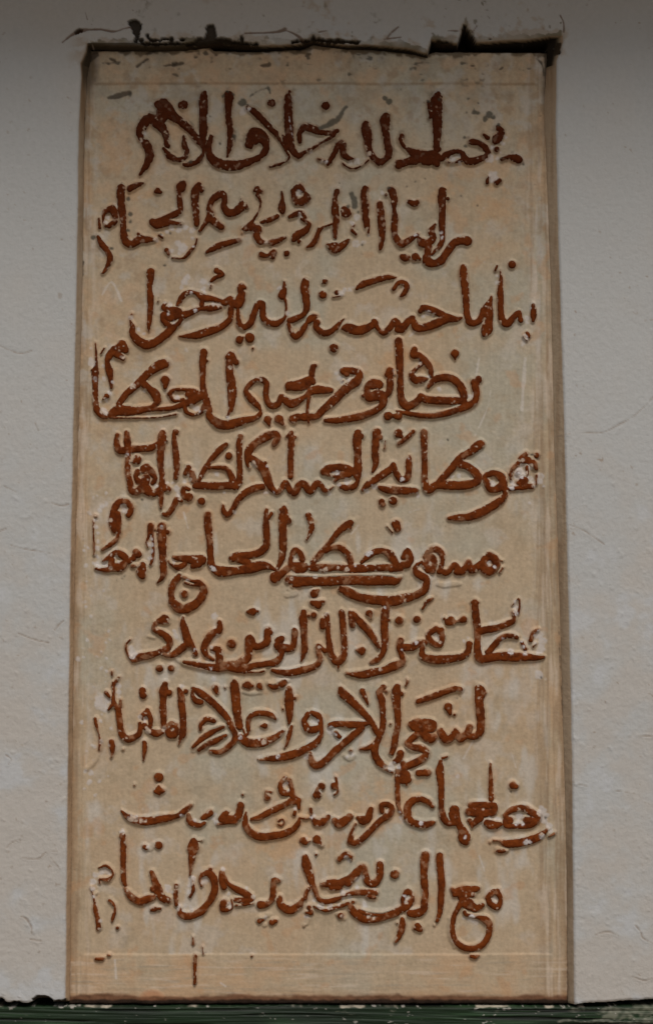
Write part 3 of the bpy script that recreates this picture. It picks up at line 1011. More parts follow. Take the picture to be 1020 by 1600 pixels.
# white drips and splashes down the left border and over the field
rs = np.random.RandomState(5)
for _ in range(70):
    cx, cy = rs.uniform(130, 175), rs.uniform(760, 1250)
    stamp_stroke(SW, gx, gy, [(cx, cy, rs.uniform(2, 6.5))])
for a in [(142, 1208, 11), (128, 1130, 8), (133, 1205, 8), (140, 1222, 9), (150, 1275, 5), (134, 940, 7), (137, 1000, 7), (122, 1030, 8)]: stamp_stroke(SW, gx, gy, [a])
SBn = SB + edge_n
wn_ = SW + 2.6 * fbm(X, Y, 10, 7, 3) + 1.3 * vn(X, Y, 3, 9)
wear = ss(-.3, 1.5, wn_)
nick = ss(-.6, 1.2, SS_ + 1.1 * fbm(X, Y, 5, 3, 3) + .8 * vn(X, Y, 2.4, 8))
gn_ = SG + 2.2 * fbm(X, Y, 8, 8, 3) + vn(X, Y, 3, 2)
grime = ss(-.6, 1.5, gn_)

# field sunk between the raised borders
fl = X - np.interp(Y, [131, 1491], [146, 131]); fr = np.interp(Y, [131, 1491], [839, 861]) - X
ft = Y - (130.5 + .8 * vn(X, Y, 60, 3)); fb_ = (1491 + .8 * vn(X, Y, 70, 5)) - Y
side = np.minimum(ss(-2, 3, fl + .8 * vn(X, Y, 40, 2)), ss(-3, 4, fr + vn(X, Y, 50, 6)))
field = np.minimum(np.minimum(ss(-.6, 1.6, ft), ss(-.8, 1.2, fb_)), side)
H = -1.5 * field
H += .40 * fbm(X, Y, 60, 2, 3) + .22 * fbm(X, Y, 14, 5, 3) + .10 * vn(X, Y, 3, 1)
# long vertical trowel grooves on the side borders, flat ones on the bottom border
gr_r = ss(806, 836, X - (Y - 131) * .016) ; gr_l = ss(165, 138, X + (Y - 131) * .012)
H += (.45 * gr_r + .30 * gr_l) * (fbm(X, Y, 5, 6, 2, sy=170)) * (.6 + .4 * vn(X, Y, 80, 8))
H -= .9 * gr_l * ss(2.2, 0, np.abs(fl + 6 + 1.5 * vn(X, Y, 80, 4, 80)))
H -= .5 * gr_r * ss(2.0, 0, np.abs(fr + 9 + 1.0 * vn(X, Y, 90, 4, 90)))
bb = ss(1494, 1500, Y)
H += bb * .22 * fbm(X, Y, 60, 9, 3, sy=4)
H += ss(128, 124, Y) * .35 * fbm(X, Y, 26, 9, 4, sy=12)
# chisel traces between the letters
H += .10 * vn(X + .6 * Y, Y, 4.5, 10, 40) * field * ss(-2, -8, SB)
# flanks of the letters, unpainted ridges
def shifted(A, dx, dy):
    return np.roll(np.roll(A, dx, 1), dy, 0)
SBu = np.maximum(np.maximum(SB, shifted(SB, 0, -1) - .1), np.maximum(shifted(SB, 1, -2) - .3, shifted(SB, 0, -3) - .9 + .9 * vn(X, Y, 14, 9)))
H += 3.2 * ss(-2.9 - 1.3 * vn(X, Y, 22, 13), .8, SBu + .5 * edge_n)
H += 1.7 * ss(-3.0, .8, SN + .6 * edge_n) * (1 - ss(-1, 1, SB))
H -= .8 * grime * (1 - .5 * worn) * (.6 + .6 * vn(X, Y, 3, 12))
H += .25 * wear * (SB < 0)
# pits and scars in the dirty top band
scar = ss(.42, .62, fbm(X, Y, 16, 12, 3, sy=9)) * ss(150, 110, Y)
H -= .9 * scar
pit = ss(.58, .74, fbm(X, Y, 7, 14, 4, sy=5)) * ss(.0, .3, fbm(X, Y, 60, 3, 2)) * (.15 + .85 * worn)
H -= .5 * pit
# mud lump at the foot
def bump(cx, cy, rx, ry): return np.clip(1 - ((X - cx) / rx) ** 2 - ((Y - cy) / ry) ** 2, 0, 1)
mud = bump(238, 1566, 24, 22) ** .7
H += 4.0 * mud * (.75 + .35 * fbm(X, Y, 8, 3, 3))
foot = ss(17, 11, (1569 + 1.5 * vn(X, Y, 18, 2)) - Y - 4.5 * fbm(X, Y, 30, 9, 4))
H += 1.2 * foot * fbm(X, Y, 9, 2, 2)
# the stone's own edges
e = np.minimum(X - np.interp(Y, *np.array(L_SLAB).T), np.interp(Y, *np.array(R_SLAB).T) - X) + .7 * fbm(X, Y, 30, 4, 3)
et = Y - np.interp(X, *np.array(T_SLAB).T) + .9 * fbm(X, Y, 12, 5, 3)
eb = 1569.2 - Y + .6 * vn(X, Y, 12, 5)
H -= 1.6 * ss(3.5, 0, e) + 1.2 * ss(4, 0, et) + 1.5 * ss(2.5, 0, eb)
out = np.minimum(np.minimum(e, et), eb)
H -= 34 * ss(0.2, -2.0, out)

# pigment of the stone's limewash, with its own stains and dirt
n1 = fbm(X, Y, 150, 3, 4); n2 = fbm(X, Y, 45, 7, 4); n3 = fbm(X, Y, 12, 9, 3)
C = np.zeros(X.shape + (3,), np.float32); C[:] = CREAM
C = mixc(C, GREYC, ss(-.15, .5, n1 + .4 * n2) * .8)
C = mixc(C, (.50, .47, .43), .55 * ss(.12, .5, fbm(X, Y, 34, 2, 4)) * field * .6)
C = mixc(C, (.33, .26, .17), .35 * ss(.15, .5, fbm(X, Y, 22, 6, 4)))
C = C * (1 + (.11 * fbm(X, Y, 5, 14, 3) + .07 * fbm(X, Y, 3, 5, 2, sy=26))[..., None])
C = mixc(C, PEACH, ss(.05, .6, -n1 * .7 + .8 * n2) * (.6 - .38 * field))
left = ss(140, 118, X + (Y - 131) * .010); 
C = mixc(C, PEACH, .6 * left * ss(450, 800, Y) + .45 * ss(215, 130, X) * ss(1480, 1500, Y) + .45 * ss(800, 885, X) * ss(1300, 1500, Y))
C = mixc(C, PEACH, bb * .35 * ss(-.2, .5, n2))
halo = ss(-8, -2, SB) * ss(-.1, .6, n2 + .3 * n3) * field
C = mixc(C, ORANGE, halo * .35)
C = mixc(C, (.52, .50, .46), .55 * ss(.15, .6, fbm(X, Y, 26, 13, 3, sy=70)) * ss(600, 900, Y) * field)
C = mixc(C, (.55, .50, .47), .5 * ss(.1, .5, fbm(X, Y, 10, 5, 3, sy=90)) * (gr_r + gr_l) * ss(900, 300, Y))
# brown wash in the grooves and along the edges; shade of the top step painted in
C = mixc(C, BROWN, .65 * ss(19, 0, e + 5 * n3 + 5 * n2) * (.5 + .55 * ss(380, 700, Y)) + .35 * ss(2.2, .2, np.abs(fr + 9 + 1.0 * vn(X, Y, 90, 4, 90))) * gr_r)
C = mixc(C, BROWN, .5 * ss(2.5, .3, np.abs(fl + 6 + 1.5 * vn(X, Y, 80, 4, 80))) * gr_l * ss(500, 200, Y))
C = mixc(C, BROWN, .8 * ss(3.0, .3, np.abs(ft)) * side * (.7 + .3 * n2))
C = mixc(C, BROWN, .45 * ss(-.1, .5, fbm(X, Y, 5, 6, 3, sy=170)) * gr_r)
# shadow halos painted round the top strokes, then the painter's thin brown film
C = mixc(C, (.27, .19, .12), .5 * worn * ss(-7, -1, SB + 2.5 * n3))
C = mixc(C, (.42, .40, .33), .45 * ss(420, 120, Y) * field * ss(-.5, .3, n2))
C = mixc(C, (.17, .13, .09), .6 * worn * ss(.28, .5, fbm(X, Y, 8, 9, 3)) * ss(-14, -1, SB))
C = mixc(C, (.30, .12, .05), .55 * ss(-2.6, -.3, SBn) * ss(-.4, .5, n3 + .5 * n2))
# cream lips of the strokes, coloured paler than the slab
lip = ss(-4.5, -1.2, SBu) * ss(.6, -.6, SB)
C = mixc(C, (.60, .47, .34), .40 * ss(-.4, .5, vn(X, Y, 28, 10) + .5 * n3) * lip * ss(200, 500, Y) * ss(-.5, .4, n3))
C = mixc(C, (.30, .27, .21), .45 * bb * ss(.15, .5, fbm(X, Y, 46, 3, 4, sy=3.0)))
C = mixc(C, (.60, .50, .40), .40 * bb * ss(.15, .5, fbm(X, Y, 60, 12, 4, sy=3.5)))
C = mixc(C, (.36, .32, .25), .40 * ss(.2, .5, fbm(X, Y, 3.2, 8, 3, sy=60)) * (gr_r + .7 * gr_l))
for (ox, oy, rx, ry) in [(745, 262, 60, 20), (775, 325, 34, 40), (178, 225, 30, 45), (265, 205, 30, 20), (205, 300, 40, 14), (195, 640, 60, 16), (600, 1255, 60, 40), (440, 1300, 50, 40), (620, 560, 40, 12), (690, 300, 30, 30), (390, 640, 30, 30)]:
    d_ = 1 - ((X - ox) / rx) ** 2 - ((Y - oy) / ry) ** 2
    C = mixc(C, (.52, .32, .17), .42 * ss(-.2, .9, d_ + 1.3 * n3 + .7 * n2))
# mottled, much repainted upper left and the streaked borders
ul = np.clip(ss(420, 120, X) * ss(900, 500, Y) + ss(760, 850, X) * ss(700, 300, Y) + ss(260, 150, Y), 0, 1)
m1 = fbm(X, Y, 24, 5, 5); m2 = fbm(X, Y, 17, 10, 5)
C = mixc(C, (.45, .43, .39), .55 * ul * ss(.05, .4, m1))
C = mixc(C, (.30, .21, .13), .50 * ul * ss(.12, .45, m2))
C = mixc(C, (.52, .36, .23), .50 * ul * ss(.1, .45, -m1))
sl_ = np.clip(ss(172, 140, X + (Y - 131) * .012) + gr_r, 0, 1)
C = mixc(C, (.56, .47, .38), .5 * sl_ * ss(.1, .45, fbm(X, Y, 6, 14, 3, sy=60)))
C = mixc(C, (.27, .19, .12), .5 * sl_ * ss(.12, .5, fbm(X, Y, 5, 9, 4, sy=70)))
# dirt and mould of the top, dark colour at its upper edge and corners
mould = ss(-.05, .6, fbm(X, Y, 30, 11, 4) + .25 * n3) * ss(330, 90, Y)
C = mixc(C, (.24, .215, .165), .40 * mould)
C = mixc(C, (.05, .045, .035), .75 * scar)
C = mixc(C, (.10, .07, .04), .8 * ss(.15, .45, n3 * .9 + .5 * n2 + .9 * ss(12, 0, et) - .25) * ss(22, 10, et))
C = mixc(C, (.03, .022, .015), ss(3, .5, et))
C = mixc(C, (.07, .05, .03), .7 * ss(16, 0, np.hypot(X - 136, (Y - 100) * .45) - 9 + 5 * n3))
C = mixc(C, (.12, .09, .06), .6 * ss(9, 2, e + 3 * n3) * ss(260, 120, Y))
C = mixc(C, (.08, .07, .05), .75 * pit)
C = mixc(C, (.46, .26, .13), .35 * ss(.35, .6, fbm(X, Y, 28, 15, 3)) * ss(100, 400, Y))
# pale smears
C = mixc(C, (.56, .53, .52), .62 * wear * (1 - .45 * ss(.1, .45, fbm(X, Y, 6, 15, 3))))
C = mixc(C, (.15, .09, .07), .45 * wear * ss(.25, .5, fbm(X, Y, 5, 2, 3)) * ss(-6, -1, SB))
C = mixc(C, (.58, .53, .48), .3 * nick)
# scratches
SC = np.full(X.shape, NEG, np.float32)
for s in [[(742, 680, 2), (760, 640, 2), (766, 610, 1.5)], [(724, 1185, 3), (735, 1165, 3), (742, 1150, 1.5)], [(800, 1180, 2), (806, 1200, 1.5)], [(749, 1338, 3), (757, 1362, 2.5)], [(287, 800, 3), (294, 825, 1.5)], [(180, 1500, 4), (182, 1528, 3)], [(345, 1536, 2), (352, 1541, 3)], [(160, 460, 3), (175, 440, 4), (190, 470, 3)], [(738, 620, 3), (748, 560, 2)], [(820, 560, 5), (815, 640, 5)], [(640, 525, 2), (652, 515, 2)], [(700, 900, 2), (730, 902, 1)], [(450, 700, 2), (442, 720, 1.5)], [(560, 820, 2), (548, 835, 1)], [(640, 800, 2), (655, 795, 1)]]:
    stamp_stroke(SC, gx, gy, smooth_pts(s))
C = mixc(C, (.62, .58, .54), .5 * ss(-.5, .8, SC + 1.4 * n3))
# rusty mud at the foot, the joint's shadow painted black
C = mixc(C, (.40, .24, .13), .55 * ss(30, 4, eb + 9 * n2 + 4 * n3))
C = mixc(C, (.38, .19, .10), np.clip(mud * 1.3, 0, .8))
C = mixc(C, (.13, .055, .028), .9 * foot)
C = mixc(C, (.025, .015, .010), ss(9.0, 6.0, eb + 2.0 * n3))
SD = np.full(X.shape, NEG, np.float32)
for s_ in [[(872, 980, .8), (876, 1060, .8), (880, 1140, 1.4), (884, 1170, 2.2), (883, 1200, 1), (885, 1250, 1.6), (887, 1300, 1), (888, 1345, 4), (888, 1365, 3), (887, 1400, 1.2), (887, 1450, 1.6), (887, 1562, 3)],
           [(114, 900, 1), (112, 1000, 1.2), (111, 1100, 1), (110, 1200, 1.4), (109, 1300, .8)], [(137, 96, 8), (133, 125, 5), (131, 160, 4), (131, 215, 2), (129, 260, 1.5), (127, 400, 1)], [(130, 410, 4), (128, 430, 3)],
           [(853, 86, 8), (853, 110, 5), (853, 150, 3), (854, 230, 1.6), (857, 300, 1.8), (862, 430, 1.2)],
           [(170, 152, 5), (180, 150, 9), (195, 146, 9), (203, 144, 7)], [(838, 92, 3), (846, 100, 3), (850, 118, 3)], [(150, 85, 9), (142, 92, 9)], [(230, 84, 5), (240, 80, 7)], [(215, 104, 5), (224, 97, 4), (232, 92, 3)], [(172, 92, 4), (180, 95, 3)], [(256, 103, 3), (285, 99, 5)], [(408, 103, 5), (420, 101, 8)], [(780, 108, 3), (784, 106, 4)]]:
    stamp_stroke(SD, gx, gy, smooth_pts(s_))
sdn = SD + 1.5 * fbm(X, Y, 9, 4, 4) + .9 * vn(X, Y, 3, 6)
H -= .7 * ss(-.5, 1.5, sdn)
C = mixc(C, (.055, .04, .028), .82 * ss(-.9, 1.0, sdn))
C = mixc(C, (.07, .065, .05), .85 * grime)
C = mixc(C, (.13, .09, .06), ss(1, -2, out))

def bil(F, PX, PY):
    a = np.clip(PX - gx[0], 0, len(gx) - 1.001); b = np.clip(PY - gy[0], 0, len(gy) - 1.001)
    i = a.astype(int); j = b.astype(int)
    f = a - i; g = b - j
    if F.ndim == 3: f = f[..., None]; g = g[..., None]
    return (F[j, i] * (1 - f) + F[j, i + 1] * f) * (1 - g) + (F[j + 1, i] * (1 - f) + F[j + 1, i + 1] * f) * g

tablet = bpy.data.objects.new('inscription_tablet', None)
tx, tz = plane_point(498, 1570, BASE)
tablet.location = (float(tx), BASE, float(tz))
scene.collection.objects.link(tablet)
tablet['label'] = 'tall cream stone tablet with ten lines of raised rust brown Arabic lettering'
tablet['category'] = 'tablet'
def under(o, par):
    o.parent = par
    o.matrix_parent_inverse.identity()
    o.location = tuple(-v for v in par.location)

sx = np.arange(101.0, 900.5, 1.45); sy = np.arange(63.0, 1573.0, 1.45)
PX, PY = np.meshgrid(sx, sy)
keep = np.ones((len(sy) - 1, len(sx) - 1), bool)
hh = bil(H, PX, PY)
keep &= ~((hh[:-1, :-1] < -33) & (hh[1:, 1:] < -33) & (hh[:-1, 1:] < -33) & (hh[1:, :-1] < -33))
slab = grid_mesh('slab', PX, PY, hh, BASE, keep, bil(C, PX, PY), M_STONE)
under(slab, tablet)

# ------------------------------------------------------------ raised letters, one mesh per joined run of strokes
erode = ss(.30, .55, fbm(X, Y, 10, 13, 3)) * (.25 + .75 * worn)
for key in sorted(groups):
    members, (ia, ib, ja, jb) = groups[key]
    ia = max(ia - 1, 0); ja = max(ja - 1, 0)
    S = np.full((jb - ja, ib - ia), NEG, np.float32)
    for q in members: stamp_stroke(S, gx[ia:ib], gy[ja:jb], q)
    sl = (slice(ja, jb), slice(ia, ib))
    s = S + edge_n[sl]
    x_, y_ = X[sl], Y[sl]
    wr = wear[sl]
    hcap = H[sl] + np.where(s > 0, 1.5 * (1 - np.exp(-np.maximum(s, 0) / 1.5)), .75 * s)
    hcap += np.where(s > 0, .16 * fbm(x_, y_, 8, 3, 3) + .05, 0) - .5 * wr * (.5 + .5 * vn(x_, y_, 3, 5)) - .45 * erode[sl] * (s > 0)
    inside = s > -1.6
    kp = inside[:-1, :-1] | inside[1:, :-1] | inside[:-1, 1:] | inside[1:, 1:]
    if not kp.any(): continue
    c = np.zeros(s.shape + (3,), np.float32); c[:] = BRICK
    nn = fbm(x_, y_, 9, 4, 3); nb = fbm(x_, y_, 70, 6, 3)
    c = mixc(c, BRICK_L, ss(-.1, .6, nn + .5 * nb) * .5 + .35 * ss(950, 1250, y_))
    c = mixc(c, BRICK_D, ss(.0, .6, -nn + .3 * nb) * .55)
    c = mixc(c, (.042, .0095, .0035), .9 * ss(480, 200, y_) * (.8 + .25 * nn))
    fine = fbm(x_, y_, 4, 2, 2)
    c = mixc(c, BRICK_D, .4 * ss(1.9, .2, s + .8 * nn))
    c = mixc(c, (.34, .19, .10), .5 * ss(.3, -.6, s + .9 * nn) * ss(200, 700, y_))
    c = mixc(c, (.36, .20, .11), .45 * ss(.22, .5, fbm(x_, y_, 11, 12, 4) + .25 * ss(2.5, 0, s)) * ss(500, 800, y_))
    c = mixc(c, (.33, .22, .15), .7 * ss(.36, .52, fbm(x_, y_, 8, 9, 3) + .16 * ss(2, 0, s)) * ss(480, 330, y_) * (.3 + .7 * ss(240, 300, y_)))
    chip = ss(.52, .66, fine * .7 + .5 * fbm(x_, y_, 13, 10, 3) + .22 * ss(3, 0, s))
    c = mixc(c, (.48, .37, .27), .8 * chip)
    c = mixc(c, (.10, .05, .03), .35 * erode[sl])
    wmott = ss(.12, .4, fbm(x_, y_, 5.5, 15, 3))
    wcol = np.where((nb > .05)[..., None], np.array((.56, .53, .52), np.float32), np.array((.52, .42, .33), np.float32))
    c = c * (1 - (.9 * wr * ss(-.75, .15, fine + .25 * nn + .4 * (wn_[sl] - 1)))[..., None]) + mixc(wcol, (.13, .07, .05), .75 * wmott) * (.9 * wr * ss(-.75, .15, fine + .25 * nn + .4 * (wn_[sl] - 1)))[..., None]
    c = mixc(c, (.36, .23, .15), .5 * nick[sl] * ss(-.6, .1, fine + nn))
    c = mixc(c, (.06, .05, .035), .8 * grime[sl])
    ys_, xs_ = np.nonzero(s > 0)
    if len(xs_) < 4: continue
    bw, bh = np.ptp(xs_) + 1, np.ptp(ys_) + 1
    if max(bw, bh) <= 24 and len(xs_) > .4 * bw * bh and max(bw, bh) < 2.2 * min(bw, bh): nm = 'dot'
    elif len(members) <= 1 or max(bw, bh) < 45: nm = 'stroke'
    else: nm = 'joined_letters'
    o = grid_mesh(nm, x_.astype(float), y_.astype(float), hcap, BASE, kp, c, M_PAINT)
    under(o, tablet)

# ------------------------------------------------------------ the plaster wall
xs = np.concatenate([np.arange(-1500, -40, 60.0), np.arange(-40, 96, 2.0), np.arange(96, 150, 1.0), np.arange(150, 846, 2.0), np.arange(846, 905, 1.0), np.arange(905, 1060, 2.0), np.arange(1060, 2600, 60.0)])
ys = np.concatenate([np.arange(-900, -30, 60.0), np.arange(-30, 26, 2.0), np.arange(26, 108, 1.0), np.arange(108, 1552, 2.0), np.arange(1552, 1581, 1.0)])
WX, WY = np.meshgrid(xs, ys)
low = ss(500, 1250, WY)
WH = .9 * fbm(WX, WY, 260, 1, 3) + .30 * fbm(WX, WY, 42, 4, 4) + .10 * fbm(WX, WY, 9, 2, 3)
WH += low * (.45 * fbm(WX, WY, 26, 8, 4) + .09 * fbm(WX, WY, 7, 3, 3))
nod = ss(.58, .82, vn(WX, WY, 7, 5) * .6 + .55 * vn(WX, WY, 4.5, 9))
WH += .6 * nod * (.15 + .85 * ss(350, 900, WY))
dl = WX - np.interp(WY, *np.array(L_WALL).T) + .7 * fbm(WX, WY, 24, 3, 3)
dr = np.interp(WY, *np.array(R_WALL).T) - WX + .7 * fbm(WX, WY, 26, 5, 3)
dt = WY + 1.0 - np.interp(WX, *np.array(T_WALL).T) + 1.3 * fbm(WX, WY, 22, 7, 3)
wl_ = np.interp(WY, *np.array(L_SLAB).T) - np.interp(WY, *np.array(L_WALL).T)
wr_ = np.interp(WY, *np.array(R_WALL).T) - np.interp(WY, *np.array(R_SLAB).T)
def fall(d, w):
    t = np.clip(d / w, 0, 1.0)
    h = -2.2 * ss(-3.5, 1.2, d) - (13.2 - 2.2) * t ** 1.15
    return h - 30 * ss(1.0, 1.35, d / w)
def fall_top(d):
    return -1.2 * ss(-4, 0, d) - 13 * ss(-.4, 3.2, d) - 46 * ss(2.6, 6.0, d)
inside3 = (dl > -6) & (dr > -6) & (dt > -6)
F = np.maximum(np.maximum(fall(dl, wl_), fall(dr, wr_)), fall_top(dt))
WH = np.where(inside3, WH * (F > -6) + F, WH)
# ragged foot of the wall above the beam
foot_y = np.where(WX < 500, 1567 + 1.5 * fbm(WX, WY * 0, 22, 3, 3) - 6 * ss(22, 4, np.abs(WX - 66)) - 7 * ss(9, 1, np.abs(WX - 2)), np.interp(WX, [880, 905, 960, 1020, 1200], [1572, 1569, 1566, 1561, 1552]) + 1.8 * fbm(WX, WY * 0, 14, 5, 3))
db = foot_y - WY
WH = WH - 1.5 * ss(5, 0, db) - 55 * ss(.6, -1.8, db)
# cracks, chips and holes of the plaster
CR = np.full(WX.shape, NEG, np.float32)
CH = CR.copy()
for s in [[(98, 66, 2), (110, 56, 3), (125, 48, 7), (140, 46, 3), (158, 46, 3), (178, 49, 3), (195, 44, 2), (205, 42, 2)],
          [(383, 52, 3), (400, 51.5, 2.5), (420, 51, 3), (436, 49, 4), (445, 46, 6)], [(448, 48, 2), (462, 54, 4), (472, 62, 5)],
          [(604, 60, 2), (612, 50, 3), (622, 42, 1.5)], [(600, 61, 2), (625, 58, 2)], [(498, 50, 2), (510, 48, 1)], [(700, 48, 1), (715, 48, 1.6)], [(738, 50, 2), (745, 40, 1)],
          [(134, 20, 1), (137, 30, 2)], [(875, 24, 2), (880, 36, 2), (880, 50, 2)],
          [(30, 990, 1.6), (45, 996, 2), (60, 1001, 2), (76, 1004, 1.5)], [(0, 830, 2), (10, 826, 1)], [(18, 852, 1), (40, 858, 1.6), (78, 864, 1)], [(85, 985, 1), (95, 974, 2), (100, 970, 1)],
          [(10, 1325, 1), (20, 1316, 2), (32, 1312, 1)], [(35, 1340, 1), (60, 1342, 2), (72, 1332, 1.5), (90, 1330, 1)], [(34, 1432, 2), (42, 1436, 3), (50, 1450, 2.5), (50, 1458, 1)], [(48, 1468, 2), (65, 1470, 2)],
          [(80, 1340, 1), (94, 1358, 1)], [(8, 760, 1), (25, 768, 1)], [(55, 660, 1), (60, 672, 1)], [(82, 786, 1), (95, 790, 2), (108, 788, 1)], [(0, 540, 1), (30, 552, 1.4), (50, 548, 1)], [(10, 1180, 2), (18, 1186, 1), (14, 1194, 1)],
          [(992, 1446, 2), (1000, 1456, 2), (1004, 1466, 2), (1020, 1474, 1)], [(870, 680, 1.5), (890, 678, 1)], [(905, 675, 1), (940, 676, 1.5), (965, 664, 1.5), (990, 650, 1), (1020, 620, 1)], [(996, 1149, 1), (1020, 1151, 2)], [(930, 1460, 1), (950, 1456, 2), (965, 1462, 1)], [(985, 1525, 1), (1005, 1532, 2), (1018, 1528, 1)],
          [(890, 820, 1), (910, 828, 1.4), (925, 838, 1), (943, 850, 2)], [(900, 1225, 1), (916, 1228, 1.6)], [(960, 1235, 1), (990, 1240, 1.6)]]:
    stamp_stroke(CR, xs, ys, smooth_pts(s))
for s in [[(222, 67, 4), (250, 68, 6), (275, 67, 4), (300, 68, 5), (322, 64, 14), (345, 62, 9), (372, 67, 7), (402, 68, 4)], [(455, 66, 3), (478, 63, 8), (500, 61, 6), (515, 66, 3)], [(682, 65, 5), (705, 67, 3)], [(204, 34, 6), (212, 38, 16), (213, 48, 11), (214, 58, 7), (212, 64, 5)], [(120, 50, 6), (126, 48, 9)], [(221, 62, 6)], [(231, 55, 5), (236, 62, 5), (248, 62, 6), (262, 60, 5)], [(268, 60, 7)], [(286, 62, 6)],
          [(330, 44, 12), (330, 54, 16), (328, 62, 18), (345, 64, 10)], [(312, 62, 10)], [(378, 56, 6), (379, 66, 8)], [(490, 60, 10)], [(726, 42, 7), (728, 52, 12), (732, 62, 18)], [(765, 60, 3)], [(770, 58, 3)],
          [(872, 70, 10), (870, 80, 9)], [(690, 67, 8)], [(500, 62, 6), (560, 66, 4)],
          [(56, 1562, 8), (66, 1560, 12), (80, 1563, 6)], [(100, 1565, 7), (88, 1565, 5)], [(0, 1563, 6), (3, 1560, 4)], [(20, 1566, 3), (30, 1566, 3)]]:
    stamp_stroke(CH, xs, ys, smooth_pts(s))
for _ in range(0):
    cx, cy = rs.uniform(-20, 1040), rs.uniform(700, 1560)
    L_ = rs.uniform(5, 16)
    stamp_stroke(CR, xs, ys, [(cx, cy, .8), (cx + L_ * .5, cy + rs.uniform(-3, 3), 1.3), (cx + L_, cy + rs.uniform(-4, 6), .8)], 4)
crn = CR + .9 * fbm(WX, WY, 7, 2, 3)
chn = CH + 2.4 * fbm(WX, WY, 9, 6, 3) + 1.3 * vn(WX, WY, 2.8, 5)
ck = ss(-1.0, 1.0, crn); ch = ss(-.8, 1.8, chn)
outer = (F > -1.8) | ~inside3
WH -= (1.1 * ck * ss(200, 90, WY) + .7 * ck * ss(90, 200, WY) + 6.5 * ch) * outer
WH += .5 * ss(-4, -.5, crn) * (1 - ck) * low

WC = np.zeros(WX.shape + (3,), np.float32); WC[:] = WALLC
a1 = fbm(WX, WY, 170, 5, 4); a2 = fbm(WX, WY, 50, 9, 4)
WC = mixc(WC, (.465, .452, .428), ss(-.2, .5, a1) * .6)
near = np.maximum(ss(150, 10, -dl), ss(170, 10, -dr))
WC = mixc(WC, WPEACH, ss(.0, .5, a2 * .8 + .25 * a1 + .25 * near) * ss(420, 1100, WY) * .36)
WC = mixc(WC, (.485, .505, .525), ss(.25, .5, -a2 + .2 * a1) * .6 * ss(600, 900, WY))
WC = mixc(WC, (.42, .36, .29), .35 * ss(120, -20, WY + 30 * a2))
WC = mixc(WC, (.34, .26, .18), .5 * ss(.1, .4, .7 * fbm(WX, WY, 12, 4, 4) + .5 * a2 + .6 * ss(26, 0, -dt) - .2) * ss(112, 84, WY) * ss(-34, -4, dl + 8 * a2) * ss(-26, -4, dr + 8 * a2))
olive = ss(.12, .30, .85 * fbm(WX, WY, 11, 8, 4) + .75 * ss(15, 0, -dt) - .22) * ss(0, 3, dl) * ss(0, 3, dr) * (WY < 90) * (.35 + .65 * ss(-.2, .4, fbm(WX, WY, 40, 12, 3)))
WC = mixc(WC, (.13, .11, .065), .8 * olive)
# the reveals carry the tablet's wash, browner where dirt sits
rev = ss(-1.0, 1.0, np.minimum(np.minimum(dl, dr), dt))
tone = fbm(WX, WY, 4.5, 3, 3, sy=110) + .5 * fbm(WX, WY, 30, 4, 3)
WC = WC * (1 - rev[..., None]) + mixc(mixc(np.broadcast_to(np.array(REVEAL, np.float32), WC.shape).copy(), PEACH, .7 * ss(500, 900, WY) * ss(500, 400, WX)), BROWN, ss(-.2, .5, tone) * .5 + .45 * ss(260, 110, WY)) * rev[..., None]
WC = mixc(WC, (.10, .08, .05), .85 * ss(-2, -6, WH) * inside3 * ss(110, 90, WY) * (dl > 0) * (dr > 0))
WC = mixc(WC, (.012, .009, .006), .96 * np.where(WY < 100, ss(-3.5, -8, WH) * (dt > -1), ss(-13.6, -16, WH)) * inside3)  # gaps blackened by depth: soot plus the hollow's shade painted in
WC = mixc(WC, (.05, .038, .024), .85 * ss(150, 108, WY + 12 * a2) * ss(0, 3, dl) * (WX < 300) * (WY > 66))  # upper left corner of the niche coloured dark
WC = mixc(WC, (.26, .20, .15), .62 * ck)
WC = mixc(WC, (.028, .019, .011), .95 * ss(-1.2, 1.0, chn))  # chips near black: dirt plus the shade of their depth in one colour
WC = mixc(WC, (.13, .08, .055), .7 * ck * ss(120, 80, WY))
WC = mixc(WC, (.30, .25, .20), .75 * ss(.70, .85, vn(WX, WY, 6, 7) * .6 + .5 * vn(WX, WY, 4, 3)) * ss(-.3, .4, a2))
WC = mixc(WC, (.11, .07, .04), .8 * ss(2.0, -.5, db))
h2 = WH
kp = ~((h2[:-1, :-1] < -36) & (h2[1:, 1:] < -36) & (h2[:-1, 1:] < -36) & (h2[1:, :-1] < -36))
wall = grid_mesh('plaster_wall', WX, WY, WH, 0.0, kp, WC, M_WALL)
wall['label'] = 'whitewashed plaster wall with hairline cracks round the recessed tablet'
wall['category'] = 'wall'

# ------------------------------------------------------------ dark backing of the joints
def box(name, lo, hi, mat, kind=None, parent=None, bev=0):
    import bmesh
    bm = bmesh.new()
    bmesh.ops.create_cube(bm, size=1)
    for v in bm.verts:
        v.co = Vector([(lo[i] + hi[i]) / 2 + v.co[i] * (hi[i] - lo[i]) for i in range(3)])
    if bev: bmesh.ops.bevel(bm, geom=bm.edges[:], offset=bev, segments=2, affect='EDGES')
    me = bpy.data.meshes.new(name); bm.to_mesh(me); bm.free()
    me.materials.append(mat)
    o = bpy.data.objects.new(name, me); scene.collection.objects.link(o)
    if kind: o['kind'] = kind
    if parent: o.parent = parent
    return o
M_CORE = material('rubble_core', .95, .05, .3, 60, .6, 60, attr=False, base=(.07, .05, .035))
core = box('wall_core', (-1.5, .062, 0.02), (1.5, .35, 3.1), M_CORE)
core.parent = wall

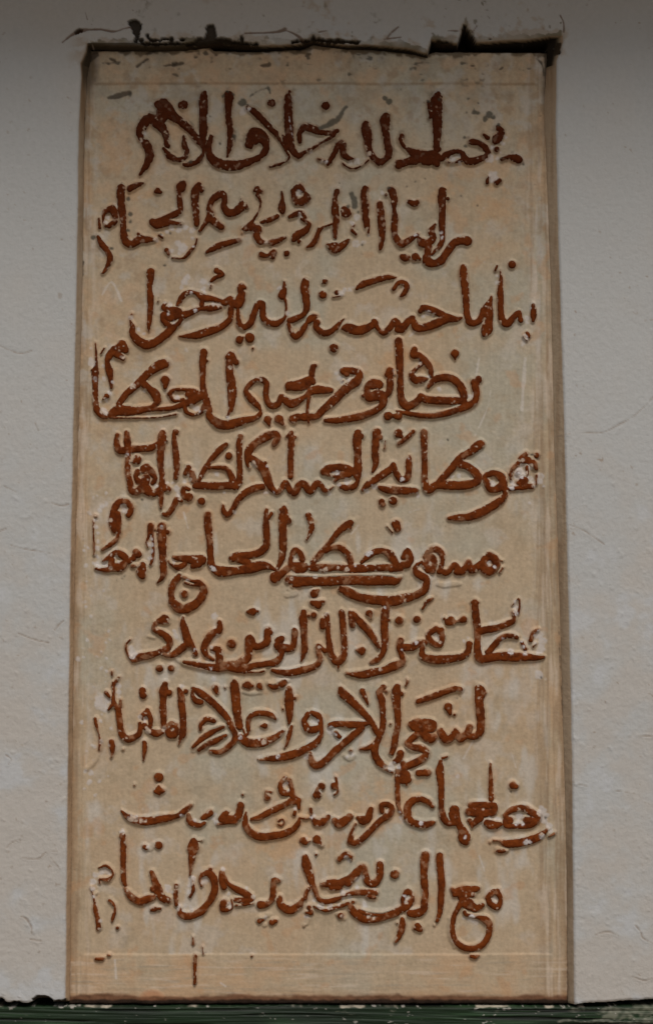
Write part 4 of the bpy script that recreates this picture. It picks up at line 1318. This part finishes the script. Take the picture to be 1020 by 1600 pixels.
# ------------------------------------------------------------ green timber beam under the tablet
bx = np.concatenate([np.arange(-1500, -40, 60.0), np.arange(-40, 1060, 1.8), np.arange(1060, 2600, 60.0)])
by = np.concatenate([np.arange(1568.5, 1606, .75), np.arange(1606, 1710, 4.0)])
BX, BY = np.meshgrid(bx, by)
topy = 1572.2 + .9 * fbm(BX, BY * 0, 60, 4, 3) + .8 * fbm(BX, BY * 0, 9, 2, 2) - 3.0 * ss(900, 1020, BX) + .6 * fbm(BX, BY * 0, 300, 1, 2)
warp = BY + 5 * vn(BX, BY, 260, 3) - .012 * (BX - 300)
grain = fbm(BX, warp, 130, 6, 3, sy=3.2)
BH = .9 * grain + .5 * fbm(BX, BY, 200, 2, 3)
groove = ss(.12, .42, vn(BX, warp, 190, 8, 4.2))
BH -= 1.5 * groove
BH -= 2.0 * ss(3.5, 0, BY - topy) + 60 * ss(.4, -1.6, BY - topy)
peel = ss(.10, .42, fbm(BX, BY, 24, 7, 4, sy=8) + .62 * ss(860, 1010, BX) - .22 - .25 * ss(860, 700, BX))
BH += .4 * peel
BC = np.zeros(BX.shape + (3,), np.float32); BC[:] = (.0085, .024, .0085)
BC = mixc(BC, (.004, .007, .004), .9 * groove + .25 * ss(-.2, .5, grain))
BC = mixc(BC, (.026, .062, .026), .6 * ss(.05, .5, fbm(BX, warp, 90, 9, 3, sy=3)))
BC = mixc(BC, (.007, .015, .008), .7 * ss(60, 250, BX) * ss(700, 500, BX) * ss(-.3, .3, fbm(BX, BY, 90, 3, 2)))
BC = mixc(BC, (.26, .26, .20), .62 * peel * (.6 + .4 * vn(BX, BY, 5, 3)))
fleck = ss(.56, .68, fbm(BX, BY, 9, 10, 3, sy=5) + .18 * ss(6, 0, BY - topy) + .15 * ss(130, 20, BX) * ss(1600, 1570, BY))
BC = mixc(BC, (.42, .40, .36), .7 * fleck)
crumb = ss(.14, .4, fbm(BX, BY * 0, 26, 12, 3)) * ss(2.6 , 1.0, BY - topy + 1.2 * fbm(BX, BY, 8, 2, 2))
BC = mixc(BC, (.50, .45, .36), .75 * crumb)
kpb = ~((BH[:-1, :-1] < -58) & (BH[1:, 1:] < -58))
beam = grid_mesh('timber_beam', BX, BY, BH, 0.006, np.ones_like(kpb), BC, M_WOOD)
beam['label'] = 'weathered dark green painted timber beam running under the tablet'
beam['category'] = 'beam'

# ------------------------------------------------------------ unseen eave added to shade the wall's top; ground below
_, ztop = plane_point(510, 0, 0.0)
ztop = float(ztop)
added_eave = box('added_eave', (-3.0, -ADDED_EAVE_OUT, ztop + ADDED_EAVE_UP), (3.0, 0.3, ztop + ADDED_EAVE_UP + .14), M_ADDED_EAVE, kind='structure')
ground = box('ground', (-40, -60, -.2), (40, .34, 0.0), M_GROUND, kind='structure')
